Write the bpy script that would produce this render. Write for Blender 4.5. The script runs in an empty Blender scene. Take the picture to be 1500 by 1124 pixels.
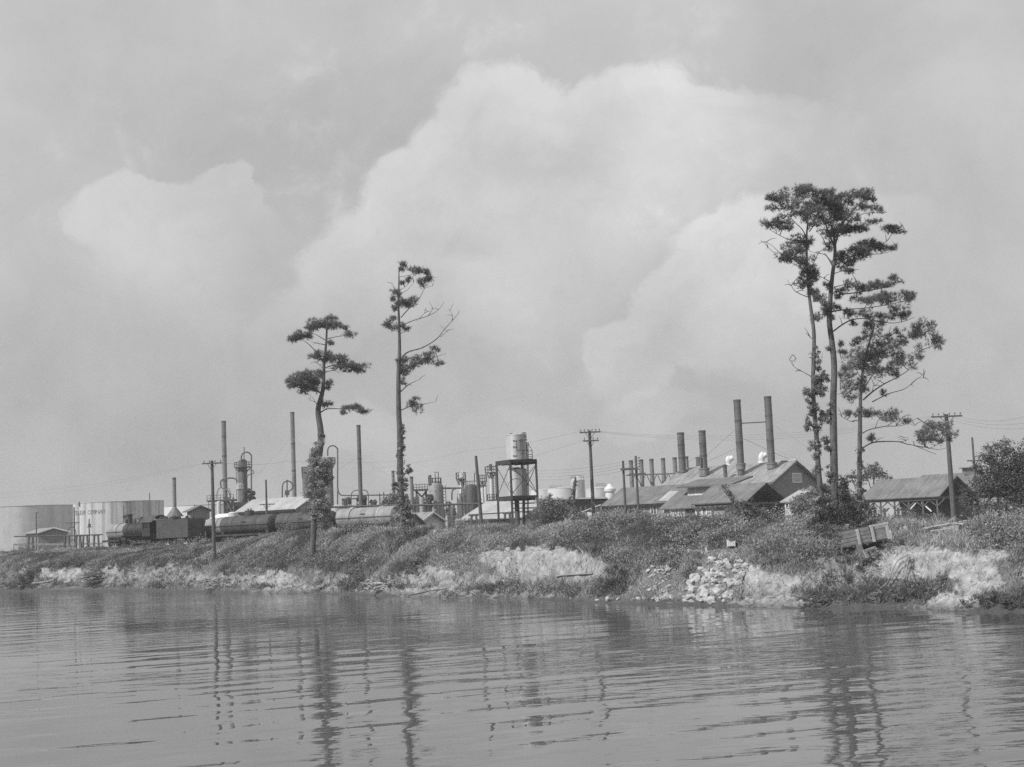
import bpy, math, random
import numpy as np
from mathutils import Vector, Matrix
random.seed(7)
rng = np.random.default_rng(7)
C = bpy.context.scene.collection
SC = bpy.context.scene

# ------------------------------------------------------------------ camera
H = 5.1                       # camera height above the water
F = 2100.0                    # focal length in pixels of the 1500 px wide photograph
PITCH, ROLL = math.radians(5.79), 0.043
RC = Matrix.Rotation(math.radians(90) + PITCH, 3, 'X') @ Matrix.Rotation(-ROLL, 3, 'Z')
RCI = RC.inverted()
CAM = Vector((0, 0, H))
def ray(px, py):
    return RC @ Vector(((px - 750) / F, -(py - 562) / F, -1))
def P(px, py, D):
    d = ray(px, py)
    return CAM + d * (D / d.y)
def Pz(px, py, z):
    d = ray(px, py)
    return CAM + d * ((z - H) / d.z)
def proj(v):
    q = RCI @ (Vector(v) - CAM)
    return 750 - F * q.x / q.z, 562 + F * q.y / q.z
def proj_np(X):
    R = np.array(RCI)
    q = (X - np.array(CAM)) @ R.T
    return 750 - F * q[:, 0] / q[:, 2], 562 + F * q[:, 1] / q[:, 2]
def zfor(x, y, py):
    lo, hi = -50.0, 150.0
    for _ in range(50):
        m = (lo + hi) / 2
        if proj((x, y, m))[1] > py: lo = m
        else: hi = m
    return (lo + hi) / 2
def hit(px, py, p0, n):
    d = ray(px, py)
    return CAM + d * ((p0 - CAM).dot(n) / d.dot(n))

cam_data = bpy.data.cameras.new('camera')
cam_data.sensor_fit = 'HORIZONTAL'; cam_data.sensor_width = 36
cam_data.lens = 36 * F / 1500
cam_data.clip_start = 0.5; cam_data.clip_end = 9000
cam = bpy.data.objects.new('camera', cam_data); C.objects.link(cam)
cam.matrix_world = Matrix.Translation(CAM) @ RC.to_4x4()
SC.camera = cam

# ------------------------------------------------------------------ mesh helpers
class MB:
    def __init__(s): s.v = []; s.f = []
    def add(s, vs, fs):
        b = len(s.v); s.v += [tuple(v) for v in vs]; s.f += [tuple(i + b for i in f) for f in fs]
    def obox(s, c, ax, ay, az):           # centre and three half-extent vectors
        c, ax, ay, az = Vector(c), Vector(ax), Vector(ay), Vector(az)
        vs = [c + ax * i + ay * j + az * k for k in (-1, 1) for j in (-1, 1) for i in (-1, 1)]
        s.add(vs, [(0, 2, 3, 1), (4, 5, 7, 6), (0, 1, 5, 4), (2, 6, 7, 3), (0, 4, 6, 2), (1, 3, 7, 5)])
    def box(s, x0, x1, y0, y1, z0, z1):
        s.obox(((x0 + x1) / 2, (y0 + y1) / 2, (z0 + z1) / 2), ((x1 - x0) / 2, 0, 0), (0, (y1 - y0) / 2, 0), (0, 0, (z1 - z0) / 2))
    def bar(s, a, b, w, h=None, up=(0, 0, 1)):
        a, b = Vector(a), Vector(b); d = b - a
        if d.length < 1e-6: return
        t = d.normalized(); u = Vector(up)
        if abs(t.dot(u)) > .98: u = Vector((0.3, 1, 0))
        x = t.cross(u).normalized(); y = x.cross(t).normalized()
        s.obox((a + b) / 2, d / 2, x * (w / 2), y * ((h or w) / 2))
    def tube(s, pts, rad, seg=8, cap=True):
        pts = [Vector(p) for p in pts]
        if not hasattr(rad, '__len__'): rad = [rad] * len(pts)
        b = len(s.v); n = len(pts); px = None
        for i, p in enumerate(pts):
            t = (pts[min(i + 1, n - 1)] - pts[max(i - 1, 0)])
            t = t.normalized() if t.length > 1e-9 else Vector((0, 0, 1))
            if px is None:
                u = Vector((0, 0, 1)) if abs(t.z) < .9 else Vector((1, 0, 0))
                px = t.cross(u).normalized()
            else:
                px = (px - t * px.dot(t)).normalized()
            py = t.cross(px)
            for k in range(seg):
                an = 2 * math.pi * k / seg
                s.v.append(tuple(p + (px * math.cos(an) + py * math.sin(an)) * rad[i]))
        for i in range(n - 1):
            for k in range(seg):
                k2 = (k + 1) % seg
                s.f.append((b + i * seg + k, b + i * seg + k2, b + (i + 1) * seg + k2, b + (i + 1) * seg + k))
        if cap:
            s.f.append(tuple(b + k for k in reversed(range(seg))))
            s.f.append(tuple(b + (n - 1) * seg + k for k in range(seg)))
    def lathe(s, x, y, prof, seg=24):      # prof: list of (r, z)
        b = len(s.v)
        for r, z in prof:
            for k in range(seg):
                an = 2 * math.pi * k / seg
                s.v.append((x + r * math.cos(an), y + r * math.sin(an), z))
        for i in range(len(prof) - 1):
            for k in range(seg):
                k2 = (k + 1) % seg
                s.f.append((b + i * seg + k, b + i * seg + k2, b + (i + 1) * seg + k2, b + (i + 1) * seg + k))
        if prof[0][0] > .001: s.f.append(tuple(b + k for k in reversed(range(seg))))
        if prof[-1][0] > .001: s.f.append(tuple(b + (len(prof) - 1) * seg + k for k in range(seg)))
    def lathe_axis(s, o, ax, prof, seg=20):   # prof: (r, distance along ax)
        o, ax = Vector(o), Vector(ax).normalized()
        u = Vector((0, 0, 1)) if abs(ax.z) < .9 else Vector((1, 0, 0))
        x = ax.cross(u).normalized(); y = ax.cross(x)
        b = len(s.v)
        for r, t in prof:
            for k in range(seg):
                an = 2 * math.pi * k / seg
                s.v.append(tuple(o + ax * t + (x * math.cos(an) + y * math.sin(an)) * r))
        for i in range(len(prof) - 1):
            for k in range(seg):
                k2 = (k + 1) % seg
                s.f.append((b + i * seg + k, b + i * seg + k2, b + (i + 1) * seg + k2, b + (i + 1) * seg + k))
        if prof[0][0] > .001: s.f.append(tuple(b + k for k in reversed(range(seg))))
        if prof[-1][0] > .001: s.f.append(tuple(b + (len(prof) - 1) * seg + k for k in range(seg)))
    def slab(s, pts, th):                  # a polygon thickened along its normal (downwards)
        pts = [Vector(p) for p in pts]
        n = (pts[1] - pts[0]).cross(pts[2] - pts[0]).normalized()
        if n.z < 0: n = -n
        m = len(pts)
        s.add(pts + [p - n * th for p in pts],
              [tuple(range(m)), tuple(range(2 * m - 1, m - 1, -1))] + [(i, i + m, (i + 1) % m + m, (i + 1) % m) for i in range(m)])

def smooth_pts(pts, sub=3):
    pts = [Vector(p) for p in pts]
    if len(pts) < 3: return pts
    out = []
    for i in range(len(pts) - 1):
        p0, p1, p2, p3 = pts[max(i - 1, 0)], pts[i], pts[i + 1], pts[min(i + 2, len(pts) - 1)]
        for k in range(sub):
            t = k / sub
            out.append(.5 * ((2 * p1) + (p2 - p0) * t + (2 * p0 - 5 * p1 + 4 * p2 - p3) * t * t + (3 * p1 - p0 - 3 * p2 + p3) * t ** 3))
    out.append(pts[-1])
    return out

def build(mb, name, mat, inv=None, parent=None, smooth=None, fix=True):
    vs = mb.v if inv is None else [tuple(inv @ Vector(v)) for v in mb.v]
    me = bpy.data.meshes.new(name)
    me.from_pydata(vs, [], mb.f)
    if fix:
        import bmesh
        bm = bmesh.new(); bm.from_mesh(me)
        bmesh.ops.recalc_face_normals(bm, faces=bm.faces)
        bm.to_mesh(me); bm.free()
    me.materials.append(mat)
    if smooth is not None:
        me.polygons.foreach_set('use_smooth', [True] * len(me.polygons))
        try: me.set_sharp_from_angle(angle=math.radians(smooth))
        except Exception: pass
    o = bpy.data.objects.new(name, me); C.objects.link(o)
    if parent is not None: o.parent = parent
    return o

def tag(o, label=None, cat=None, group=None, kind=None):
    for k, v in (('label', label), ('category', cat), ('group', group), ('kind', kind)):
        if v: o[k] = v
    return o

class Thing:
    def __init__(s, name, label, cat, loc, rot=0.0, group=None):
        s.e = bpy.data.objects.new(name, None); C.objects.link(s.e)
        s.e.empty_display_size = .5
        s.e.location = loc; s.e.rotation_euler = (0, 0, rot)
        m = Matrix.Translation(Vector(loc)) @ Matrix.Rotation(rot, 4, 'Z')
        s.inv = m.inverted()
        tag(s.e, label, cat, group)
    def part(s, name, mb, mat, parent=None, smooth=None, label=None):
        o = build(mb, name, mat, s.inv, parent or s.e, smooth)
        if label: o['label'] = label
        return o

def single(name, mb, mat, label, cat, group=None, smooth=None, loc=None):
    if loc is None:
        a = np.array(mb.v); loc = Vector((a[:, 0].mean(), a[:, 1].mean(), a[:, 2].min()))
    o = build(mb, name, mat, Matrix.Translation(-Vector(loc)), None, smooth)
    o.location = loc
    return tag(o, label, cat, group)

def soup(name, V, tone, mat, parent=None, inv=None, loc=None):
    """V: (n,k,3) polygons, tone: (n,) own albedo of each leaf or blade"""
    n, k, _ = V.shape
    X = V.reshape(-1, 3)
    if inv is not None:
        m = np.array(inv); X = X @ m[:3, :3].T + m[:3, 3]
    me = bpy.data.meshes.new(name)
    me.vertices.add(n * k); me.loops.add(n * k); me.polygons.add(n)
    me.vertices.foreach_set('co', X.astype(np.float32).ravel())
    me.loops.foreach_set('vertex_index', np.arange(n * k, dtype=np.int32))
    me.polygons.foreach_set('loop_start', np.arange(0, n * k, k, dtype=np.int32))
    try: me.polygons.foreach_set('loop_total', np.full(n, k, dtype=np.int32))
    except Exception: pass
    at = me.attributes.new('tone', 'FLOAT', 'POINT')
    at.data.foreach_set('value', np.repeat(tone, k).astype(np.float32))
    me.update(calc_edges=True)
    me.materials.append(mat)
    o = bpy.data.objects.new(name, me); C.objects.link(o)
    if parent is not None: o.parent = parent
    return o

# ------------------------------------------------------------------ value noise (numpy)
def _hash(ix, iy, iz, seed):
    h = (ix.astype(np.int64) * 374761393 + iy.astype(np.int64) * 668265263 + iz.astype(np.int64) * 2147483647 + seed * 974634769) & 0xffffffff
    h = ((h ^ (h >> 13)) * 1274126177) & 0xffffffff
    h = (h ^ (h >> 16)) & 0xffffff
    return h / float(0xffffff)
def vnoise(x, y, seed=0, z=None):
    z = np.zeros_like(x) if z is None else z
    xi, yi, zi = np.floor(x), np.floor(y), np.floor(z)
    fx, fy, fz = x - xi, y - yi, z - zi
    fx, fy, fz = [t * t * (3 - 2 * t) for t in (fx, fy, fz)]
    r = 0
    for i in (0, 1):
        for j in (0, 1):
            for k in (0, 1):
                w = (fx if i else 1 - fx) * (fy if j else 1 - fy) * (fz if k else 1 - fz)
                r = r + w * _hash(xi + i, yi + j, zi + k, seed)
    return r
def fbm(x, y, seed=0, oct=4):
    r, a, t = 0, .5, 0
    for o in range(oct):
        r = r + a * vnoise(x * 2 ** o, y * 2 ** o, seed + o); t += a; a *= .5
    return r / t
def sstep(a, b, x):
    t = np.clip((x - a) / (b - a), 0, 1)
    return t * t * (3 - 2 * t)

# ------------------------------------------------------------------ materials
def newmat(name):
    m = bpy.data.materials.new(name); m.use_nodes = True
    nt = m.node_tree; nt.nodes.clear()
    out = nt.nodes.new('ShaderNodeOutputMaterial')
    return m, nt, out
def N(nt, t, **kw):
    n = nt.nodes.new(t)
    for k, v in kw.items():
        if k.startswith('_'): setattr(n, k[1:], v)
        else: n.inputs[k].default_value = v
    return n
def math_node(nt, op, a, b=None, clamp=False):
    n = nt.nodes.new('ShaderNodeMath'); n.operation = op; n.use_clamp = clamp
    for i, q in enumerate((a, b)):
        if q is None: continue
        if isinstance(q, (int, float)): n.inputs[i].default_value = q
        else: nt.links.new(q, n.inputs[i])
    return n.outputs[0]
def noise_node(nt, co, scale, detail=4, rough=.55, map_scale=None, dist=0):
    if map_scale is not None:
        mp = nt.nodes.new('ShaderNodeMapping'); mp.inputs['Scale'].default_value = map_scale
        nt.links.new(co, mp.inputs['Vector']); co = mp.outputs[0]
    n = N(nt, 'ShaderNodeTexNoise', Scale=scale, Detail=detail, Roughness=rough, Distortion=dist)
    nt.links.new(co, n.inputs['Vector'])
    return n.outputs['Fac']
def mrange(nt, x, a, b, c, d, smooth=False):
    n = nt.nodes.new('ShaderNodeMapRange')
    if smooth: n.interpolation_type = 'SMOOTHSTEP'
    n.inputs[1].default_value, n.inputs[2].default_value, n.inputs[3].default_value, n.inputs[4].default_value = a, b, c, d
    nt.links.new(x, n.inputs[0])
    return n.outputs[0]
def gray_mat(name, v, rough=.8, var=.25, scale=1.2, streak=None, streak_amt=.35, metal=0.0, bump=0.0, lines=None, spec=.3):
    """grey weathered surface: blotches, vertical run-off streaks (streak = mapping scale), plate or board lines"""
    m, nt, out = newmat(name)
    co = nt.nodes.new('ShaderNodeTexCoord').outputs['Object']
    a = mrange(nt, noise_node(nt, co, scale, 5, .6), .28, .72, 1 - var, 1 + var)
    b = mrange(nt, noise_node(nt, co, scale * 9, 3, .6), .3, .7, 1 - var * .45, 1 + var * .45)
    k = math_node(nt, 'MULTIPLY', a, b)
    if streak is not None:
        s = mrange(nt, noise_node(nt, co, 1.0, 5, .65, streak), .42, .68, 1.0, 1 - streak_amt)
        k = math_node(nt, 'MULTIPLY', k, s)
    if lines is not None:                 # lines = (axis, period, width fraction, darkening)
        ax, per, wd, dk = lines
        sp = nt.nodes.new('ShaderNodeSeparateXYZ'); nt.links.new(co, sp.inputs[0])
        f = math_node(nt, 'FRACT', math_node(nt, 'DIVIDE', sp.outputs[ax], per))
        g = math_node(nt, 'LESS_THAN', f, wd)
        k = math_node(nt, 'MULTIPLY', k, math_node(nt, 'SUBTRACT', 1.0, math_node(nt, 'MULTIPLY', g, dk)))
    val = math_node(nt, 'MULTIPLY', k, v)
    cmb = nt.nodes.new('ShaderNodeCombineColor')
    for i in range(3): nt.links.new(val, cmb.inputs[i])
    bs = N(nt, 'ShaderNodeBsdfPrincipled', Roughness=rough, Metallic=metal)
    bs.inputs['Specular IOR Level'].default_value = spec
    nt.links.new(cmb.outputs[0], bs.inputs['Base Color'])
    if bump:
        bp = N(nt, 'ShaderNodeBump', Strength=.6, Distance=bump)
        nt.links.new(noise_node(nt, co, scale * 6, 5, .6), bp.inputs['Height'])
        nt.links.new(bp.outputs[0], bs.inputs['Normal'])
    nt.links.new(bs.outputs[0], out.inputs['Surface'])
    return m
def leaf_mat(name, gain=1.0, trans=.25):
    m, nt, out = newmat(name)
    at = nt.nodes.new('ShaderNodeAttribute'); at.attribute_name = 'tone'
    v = math_node(nt, 'MULTIPLY', at.outputs['Fac'], gain)
    cmb = nt.nodes.new('ShaderNodeCombineColor')
    for i in range(3): nt.links.new(v, cmb.inputs[i])
    d = N(nt, 'ShaderNodeBsdfDiffuse', Roughness=.5); t = nt.nodes.new('ShaderNodeBsdfTranslucent')
    nt.links.new(cmb.outputs[0], d.inputs['Color']); nt.links.new(cmb.outputs[0], t.inputs['Color'])
    mx = N(nt, 'ShaderNodeMixShader', Fac=trans)
    nt.links.new(d.outputs[0], mx.inputs[1]); nt.links.new(t.outputs[0], mx.inputs[2])
    nt.links.new(mx.outputs[0], out.inputs['Surface'])
    return m

MT = {
 'stack': gray_mat('sooty_steel', .13, .7, .35, .5, (1.2, 1.2, .07), .45, lines=(2, 1.9, .06, .25)),
 'stack_light': gray_mat('weathered_steel', .2, .7, .3, .5, (1.2, 1.2, .07), .45, lines=(2, 1.9, .06, .22)),
 'iron': gray_mat('dark_iron', .085, .7, .3, 2),
 'black': gray_mat('black_iron', .05, .6, .4, 2),
 'pipe': gray_mat('pipe_steel', .12, .65, .3, 1.5),
 'tank_white': gray_mat('aluminium_paint', .62, .5, .10, .25, (.55, .55, .02), .5),
 'tank_grey': gray_mat('grey_paint_plates', .52, .6, .12, .2, (.35, .35, .02), .2),
 'tank_silver': gray_mat('silver_paint', .6, .42, .12, .6, (1.6, 1.6, .05), .4, metal=.3),
 'tank_far': gray_mat('white_paint_far', .62, .6, .08, .1),
 'lettering': gray_mat('black_paint', .14, .7, .3, 3),
 'white': gray_mat('white_trim_paint', .68, .6, .1, 2),
 'roof': gray_mat('roof_felt', .19, .85, .26, .4, (.5, 2.5, .5), .25, lines=(1, 1.6, .06, .3)),
 'roof_sheet': gray_mat('roof_corrugated', .33, .7, .22, .35, (.35, 3, .35), .5, lines=(1, .8, .1, .12)),
 'roof_pale': gray_mat('roof_galvanised', .42, .6, .18, .5, (.3, 3, .3), .25, lines=(1, .8, .1, .1)),
 'roof_white': gray_mat('roof_whitewashed', .66, .6, .1, 1),
 'wall_dark': gray_mat('wall_corrugated', .2, .8, .18, .6, lines=(0, .8, .12, .2)),
 'wall_mid': gray_mat('wall_boards', .3, .8, .15, .8, lines=(2, .22, .12, .2)),
 'wall_pale': gray_mat('wall_pale', .5, .8, .12, .8, lines=(2, .22, .1, .15)),
 'glass': gray_mat('window_glass', .09, .15, .3, 1, spec=.6),
 'glass_pale': gray_mat('window_glass_dusty', .38, .4, .2, 1),
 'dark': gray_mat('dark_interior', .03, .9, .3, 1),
 'loco': gray_mat('locomotive_iron', .04, .6, .35, 1.5),
 'tender': gray_mat('tender_plate', .075, .6, .2, .9, (2, 2, .1), .2),
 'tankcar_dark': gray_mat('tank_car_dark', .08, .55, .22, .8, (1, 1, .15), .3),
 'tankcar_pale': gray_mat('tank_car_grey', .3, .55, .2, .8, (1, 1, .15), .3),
 'pole': gray_mat('creosoted_pole', .12, .9, .3, 2, (9, 9, .3), .3),
 'wood_grey': gray_mat('weathered_planks', .3, .9, .3, 2.5, (.8, 9, 9), .35),
 'wood_pale': gray_mat('bleached_wood', .5, .9, .2, 3),
 'wood_dark': gray_mat('dark_wood', .12, .9, .3, 3),
 'bark': gray_mat('pine_bark', .135, .95, .35, 3.5, (5, 5, .8), .5, bump=.05),
 'bark_thin': gray_mat('pine_twig_bark', .15, .95, .3, 3),
 'rock': gray_mat('pale_rock', .42, .9, .4, .9, bump=.06),
 'wire': gray_mat('wire_cable', .26, .6, .2, 3),
 'concrete': gray_mat('concrete', .45, .9, .15, .8),
 'insulator': gray_mat('glass_insulator', .2, .3, .2, 3),
 'needles': leaf_mat('pine_needles', 1.0, .35),
 'leaves': leaf_mat('broad_leaves', 1.0, .25),
 'grass': leaf_mat('grass_blades', 1.0, .3),
}
# ------------------------------------------------------------------ sky and sun
SUN_EL, SUN_AZ = math.radians(40), math.radians(57)       # sun behind the camera, to its left
sun_dir = Vector((-math.sin(SUN_AZ) * math.cos(SUN_EL), -math.cos(SUN_AZ) * math.cos(SUN_EL), math.sin(SUN_EL)))
sd = bpy.data.lights.new('sun', 'SUN'); sd.energy = 3.0; sd.angle = math.radians(0.6); sd.color = (1, 1, 1)
so = bpy.data.objects.new('sun', sd); C.objects.link(so)
so.rotation_euler = sun_dir.to_track_quat('Z', 'Y').to_euler(); so.location = (-60, -40, 80)

world = bpy.data.worlds.new('World'); SC.world = world; world.use_nodes = True
nt = world.node_tree; nt.nodes.clear()
wout = nt.nodes.new('ShaderNodeOutputWorld'); bg = nt.nodes.new('ShaderNodeBackground')
WS = 0.1
bg.inputs['Strength'].default_value = WS
nt.links.new(bg.outputs[0], wout.inputs[0])
sky = nt.nodes.new('ShaderNodeTexSky'); sky.sky_type = 'NISHITA'; sky.sun_disc = False
sky.sun_elevation = SUN_EL; sky.sun_rotation = math.atan2(sun_dir.x, sun_dir.y)
bw = nt.nodes.new('ShaderNodeRGBToBW'); nt.links.new(sky.outputs[0], bw.inputs[0])
tc = nt.nodes.new('ShaderNodeTexCoord').outputs['Generated']
sep = nt.nodes.new('ShaderNodeSeparateXYZ'); nt.links.new(tc, sep.inputs[0])
ay = math_node(nt, 'MAXIMUM', math_node(nt, 'ABSOLUTE', sep.outputs[1]), .12)
uu = math_node(nt, 'DIVIDE', sep.outputs[0], ay); vv = math_node(nt, 'DIVIDE', sep.outputs[2], ay)
cmb = nt.nodes.new('ShaderNodeCombineXYZ'); nt.links.new(uu, cmb.inputs[0]); nt.links.new(vv, cmb.inputs[1])
def warp(co, scale, amt, detail, seed):
    n = N(nt, 'ShaderNodeTexNoise', Scale=scale, Detail=detail, Roughness=.6)
    n.noise_dimensions = '4D'; n.inputs['W'].default_value = seed
    nt.links.new(co, n.inputs['Vector'])
    s = nt.nodes.new('ShaderNodeVectorMath'); s.operation = 'SUBTRACT'; s.inputs[1].default_value = (.5, .5, .5)
    nt.links.new(n.outputs['Color'], s.inputs[0])
    q = nt.nodes.new('ShaderNodeVectorMath'); q.operation = 'SCALE'; q.inputs['Scale'].default_value = amt
    nt.links.new(s.outputs[0], q.inputs[0])
    a = nt.nodes.new('ShaderNodeVectorMath'); a.operation = 'ADD'
    nt.links.new(co, a.inputs[0]); nt.links.new(q.outputs[0], a.inputs[1])
    return a.outputs[0]
SKY_GAIN = .80
co1 = warp(warp(cmb.outputs[0], 5, .09, 3, 4.1), 20, .042, 6, 2.2)
# cumulus banks by the direction they stand in: each bank is a union of billows (direction as seen in the photograph,
# half sizes, turn); it is brightest towards a core and thins out away from it
BANKS = [([(745,225,165,125,0),(950,190,175,112,8),(1030,150,110,62,5),(640,320,130,125,0),(560,405,130,115,0),(480,480,110,75,25),(850,340,290,230,0),(1100,260,240,190,0),(420,520,80,50,20)], (760,225,640,400,10), .14, .16),
         ([(1010,460,120,85,30),(1110,400,140,105,10),(935,520,90,70,40),(1200,470,230,160,0),(1290,380,150,110,0)], (1060,400,400,250,25), .12, .14),
         ([(235,315,135,88,0),(330,320,85,78,0),(290,390,180,110,0),(338,272,50,44,0)], (225,275,300,200,0), .09, .12),
         ([(700,645,200,52,0),(560,620,120,40,0),(960,602,100,38,0),(1330,330,110,90,0)], (800,620,800,260,0), .03, .2)]
def billow(co, cx, cy, rx, ry, rot):
    d = ray(cx, cy)
    mp = nt.nodes.new('ShaderNodeMapping'); mp.vector_type = 'TEXTURE'
    mp.inputs['Location'].default_value = (d.x / d.y, d.z / d.y, 0)
    mp.inputs['Rotation'].default_value = (0, 0, math.radians(rot))
    mp.inputs['Scale'].default_value = (rx / F, ry / F, 1)
    nt.links.new(co, mp.inputs['Vector'])
    fl = nt.nodes.new('ShaderNodeVectorMath'); fl.operation = 'MULTIPLY'; fl.inputs[1].default_value = (1, 1, 0)
    nt.links.new(mp.outputs[0], fl.inputs[0])
    g = nt.nodes.new('ShaderNodeTexGradient'); g.gradient_type = 'SPHERICAL'
    nt.links.new(fl.outputs[0], g.inputs[0])
    return g.outputs['Fac']
def bank(co, bl, edge):
    acc = None
    for b_ in bl:
        g = billow(co, *b_); acc = g if acc is None else math_node(nt, 'MAXIMUM', acc, g)
    n1 = noise_node(nt, co, 11, 10, .66)
    acc = math_node(nt, 'ADD', acc, math_node(nt, 'MULTIPLY', math_node(nt, 'SUBTRACT', n1, .5), .85))
    return mrange(nt, acc, .02, .02 + edge * 1.35, 0, 1, True)
off = nt.nodes.new('ShaderNodeVectorMath'); off.operation = 'ADD'; off.inputs[1].default_value = (-.012, .02, 0)
nt.links.new(co1, off.inputs[0])
tex = mrange(nt, noise_node(nt, co1, 10, 9, .64), .3, .68, .42, 1.3)
base = mrange(nt, vv, -.02, .42, .42, .545)
acc = base
for bl, core, amp, edge in BANKS:
    S0 = bank(co1, bl, edge); S1 = bank(off.outputs[0], bl, edge)
    fade = mrange(nt, billow(cmb.outputs[0], *core), .0, .75, 0, 1, True)
    body = math_node(nt, 'MULTIPLY', math_node(nt, 'MULTIPLY', S0, fade), tex)
    rim = math_node(nt, 'MULTIPLY', math_node(nt, 'MAXIMUM', math_node(nt, 'SUBTRACT', S0, S1), -.15), math_node(nt, 'MULTIPLY', fade, .22))
    acc = math_node(nt, 'ADD', acc, math_node(nt, 'MULTIPLY', math_node(nt, 'ADD', body, rim), amp))
for b_, am in (((800,240,130,52,-8), -.075), ((697,358,62,36,0), -.06), ((640,255,60,30,20), -.02), ((400,180,380,130,8), -.02), ((180,560,380,230,0), -.05), ((330,650,300,90,0), -.025)):
    acc = math_node(nt, 'ADD', acc, mrange(nt, billow(co1, *b_), 0, .8, 0, am, True))
fine = mrange(nt, noise_node(nt, co1, 11, 7, .6), .3, .7, -.04, .04)
broad = mrange(nt, noise_node(nt, tc, 3.2, 5, .55), .3, .7, -.05, .05)
acc = math_node(nt, 'ADD', math_node(nt, 'ADD', acc, fine), broad)
cl = math_node(nt, 'MULTIPLY', acc, SKY_GAIN / WS)
tot = math_node(nt, 'ADD', cl, math_node(nt, 'MULTIPLY', bw.outputs[0], .04))
nt.links.new(tot, bg.inputs['Color'])

SC.view_settings.view_transform = 'Standard'; SC.view_settings.look = 'None'
SC.view_settings.exposure = 0.35; SC.view_settings.gamma = 1; SC.view_settings.use_curve_mapping = False
SC.cycles.use_denoising = False; SC.cycles.max_bounces = 6; SC.cycles.diffuse_bounces = 3; SC.cycles.glossy_bounces = 3
SC.cycles.transparent_max_bounces = 4; SC.cycles.caustics_reflective = False

HAZE = .00034
if HAZE:
    mb = MB(); mb.box(-4200, 4200, -450, 4200, -3.2, 40)
    m, nt, out = newmat('haze'); pv = N(nt, 'ShaderNodeVolumePrincipled', Density=HAZE, Anisotropy=0.0)
    pv.inputs['Color'].default_value = (.92, .92, .92, 1)
    nt.links.new(pv.outputs[0], out.inputs['Volume'])
    hz_ = build(mb, 'haze', m); hz_['kind'] = 'stuff'
# ------------------------------------------------------------------ terrain
#        px   shore  cliff  w1  crest  W   cliffness  land behind (z)
TAB = [(-900, 864, 835, 8, 826, 20, .2, 4.8), (-300, 864, 836, 7, 818, 19, .2, 4.8), (-100, 866, 830, 6, 818, 18, .2, 4.9), (30, 867, 829, 6, 812, 18, .4, 4.9),
 (150, 866, 826, 6, 809, 18, .2, 4.9), (250, 867, 822, 6, 807, 17, .3, 4.85), (313, 868, 822, 6, 804, 15, .2, 4.8),
 (390, 869, 828, 5, 787, 14, .5, 4.8), (460, 870, 826, 5, 778, 14, .3, 4.7), (560, 873, 830, 5, 779, 14, .2, 4.7),
 (650, 875, 820, 5, 779, 14, .4, 4.5), (750, 877, 806, 4.5, 776, 14, .9, 4.4), (850, 882, 806, 4.5, 770, 13, .9, 4.3),
 (900, 884, 815, 4.5, 768, 13, .3, 4.2), (950, 886, 820, 5, 769, 13, .2, 4.1), (1050, 888, 812, 5, 771, 12, .2, 4.0),
 (1110, 889, 815, 5, 772, 12, .6, 3.9), (1180, 893, 808, 5, 773, 12, .4, 3.9), (1250, 892, 806, 5, 772, 12, .5, 3.9),
 (1330, 891, 804, 5, 772, 12, .8, 3.8), (1400, 896, 802, 5, 772, 12, .8, 3.8), (1470, 898, 802, 5, 774, 12, .6, 3.8),
 (1650, 902, 806, 5, 780, 12, .5, 3.8), (2000, 915, 815, 5, 790, 12, .4, 3.8), (2500, 935, 840, 5, 808, 12, .4, 3.8)]
def a_of(px, py=800): 
    d = ray(px, py); return d.x / d.y
TA, TD, TW1, TZ1, TW, TZC, TC, TZB = [], [], [], [], [], [], [], []
for px, sy, cy, w1, ky, w, c, zb in TAB:
    s = Pz(px, sy, 0); D = s.y
    TA.append(s.x / s.y); TD.append(D); TW1.append(w1); TZ1.append(P(px, cy, D + w1).z)
    TW.append(w); TZC.append(P(px, ky, D + w).z); TC.append(c); TZB.append(zb)
TA = np.array(TA)
def ground_np(X, Y):
    a = X / np.maximum(Y, 1)
    I = lambda t: np.interp(a, TA, t)
    Ds = I(TD) + 2.6 * (fbm(a * 26, a * 0 + 3, 5, 3) - .5) + .35 * (fbm(a * 120, a * 0 + 9, 6, 2) - .5)
    w1, z1, w, zc, c, zb = I(TW1), I(TZ1), I(TW), I(TZC), I(TC), I(TZB)
    s = Y - Ds
    # gullies and slumps in the bank face
    gul = fbm(a * 55 + s * .16, s * .35, 11, 4) - .5
    s2 = s + gul * 1.7 * sstep(.3, 2, s) * (1 - sstep(w1 + 2, w1 + 8, s))
    t = np.clip(s2 / w1, 0, 1)
    f_cliff = .16 * sstep(0, .35, t) + .84 * sstep(.42, .82, t)
    f_slope = .75 * t + .25 * sstep(0, 1, t)
    z = z1 * (f_slope * (1 - c) + f_cliff * c)
    z = np.where(s2 < 0, np.maximum(s2 * .22, -1.6), z)
    t2 = np.clip((s2 - w1) / (w - w1), 0, 1)
    z = np.where(s2 > w1, z1 + (zc - z1) * (.5 * t2 + .5 * np.sin(t2 * math.pi / 2)), z)
    t3 = sstep(0, 16, s - w)
    z = np.where(s > w, zc + (zb - zc) * t3, z)
    amp = sstep(.2, 2.5, s) * (1 - .75 * sstep(w + 5, w + 30, s))
    z = z + amp * (.55 * (fbm(X * .22, Y * .22, 21, 4) - .5) + .4 * (fbm(X * .8, Y * .8, 22, 3) - .5))
    z = z + sstep(.6, 2.0, s2) * (1 - sstep(w1 - .5, w1 + 2, s2)) * .24 * (fbm(X * 1.3 + z * 1.1, Y * .9 + z * 1.9, 23, 4) - .5)
    return z
def gz(x, y): return float(ground_np(np.array([float(x)]), np.array([float(y)]))[0])
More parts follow.
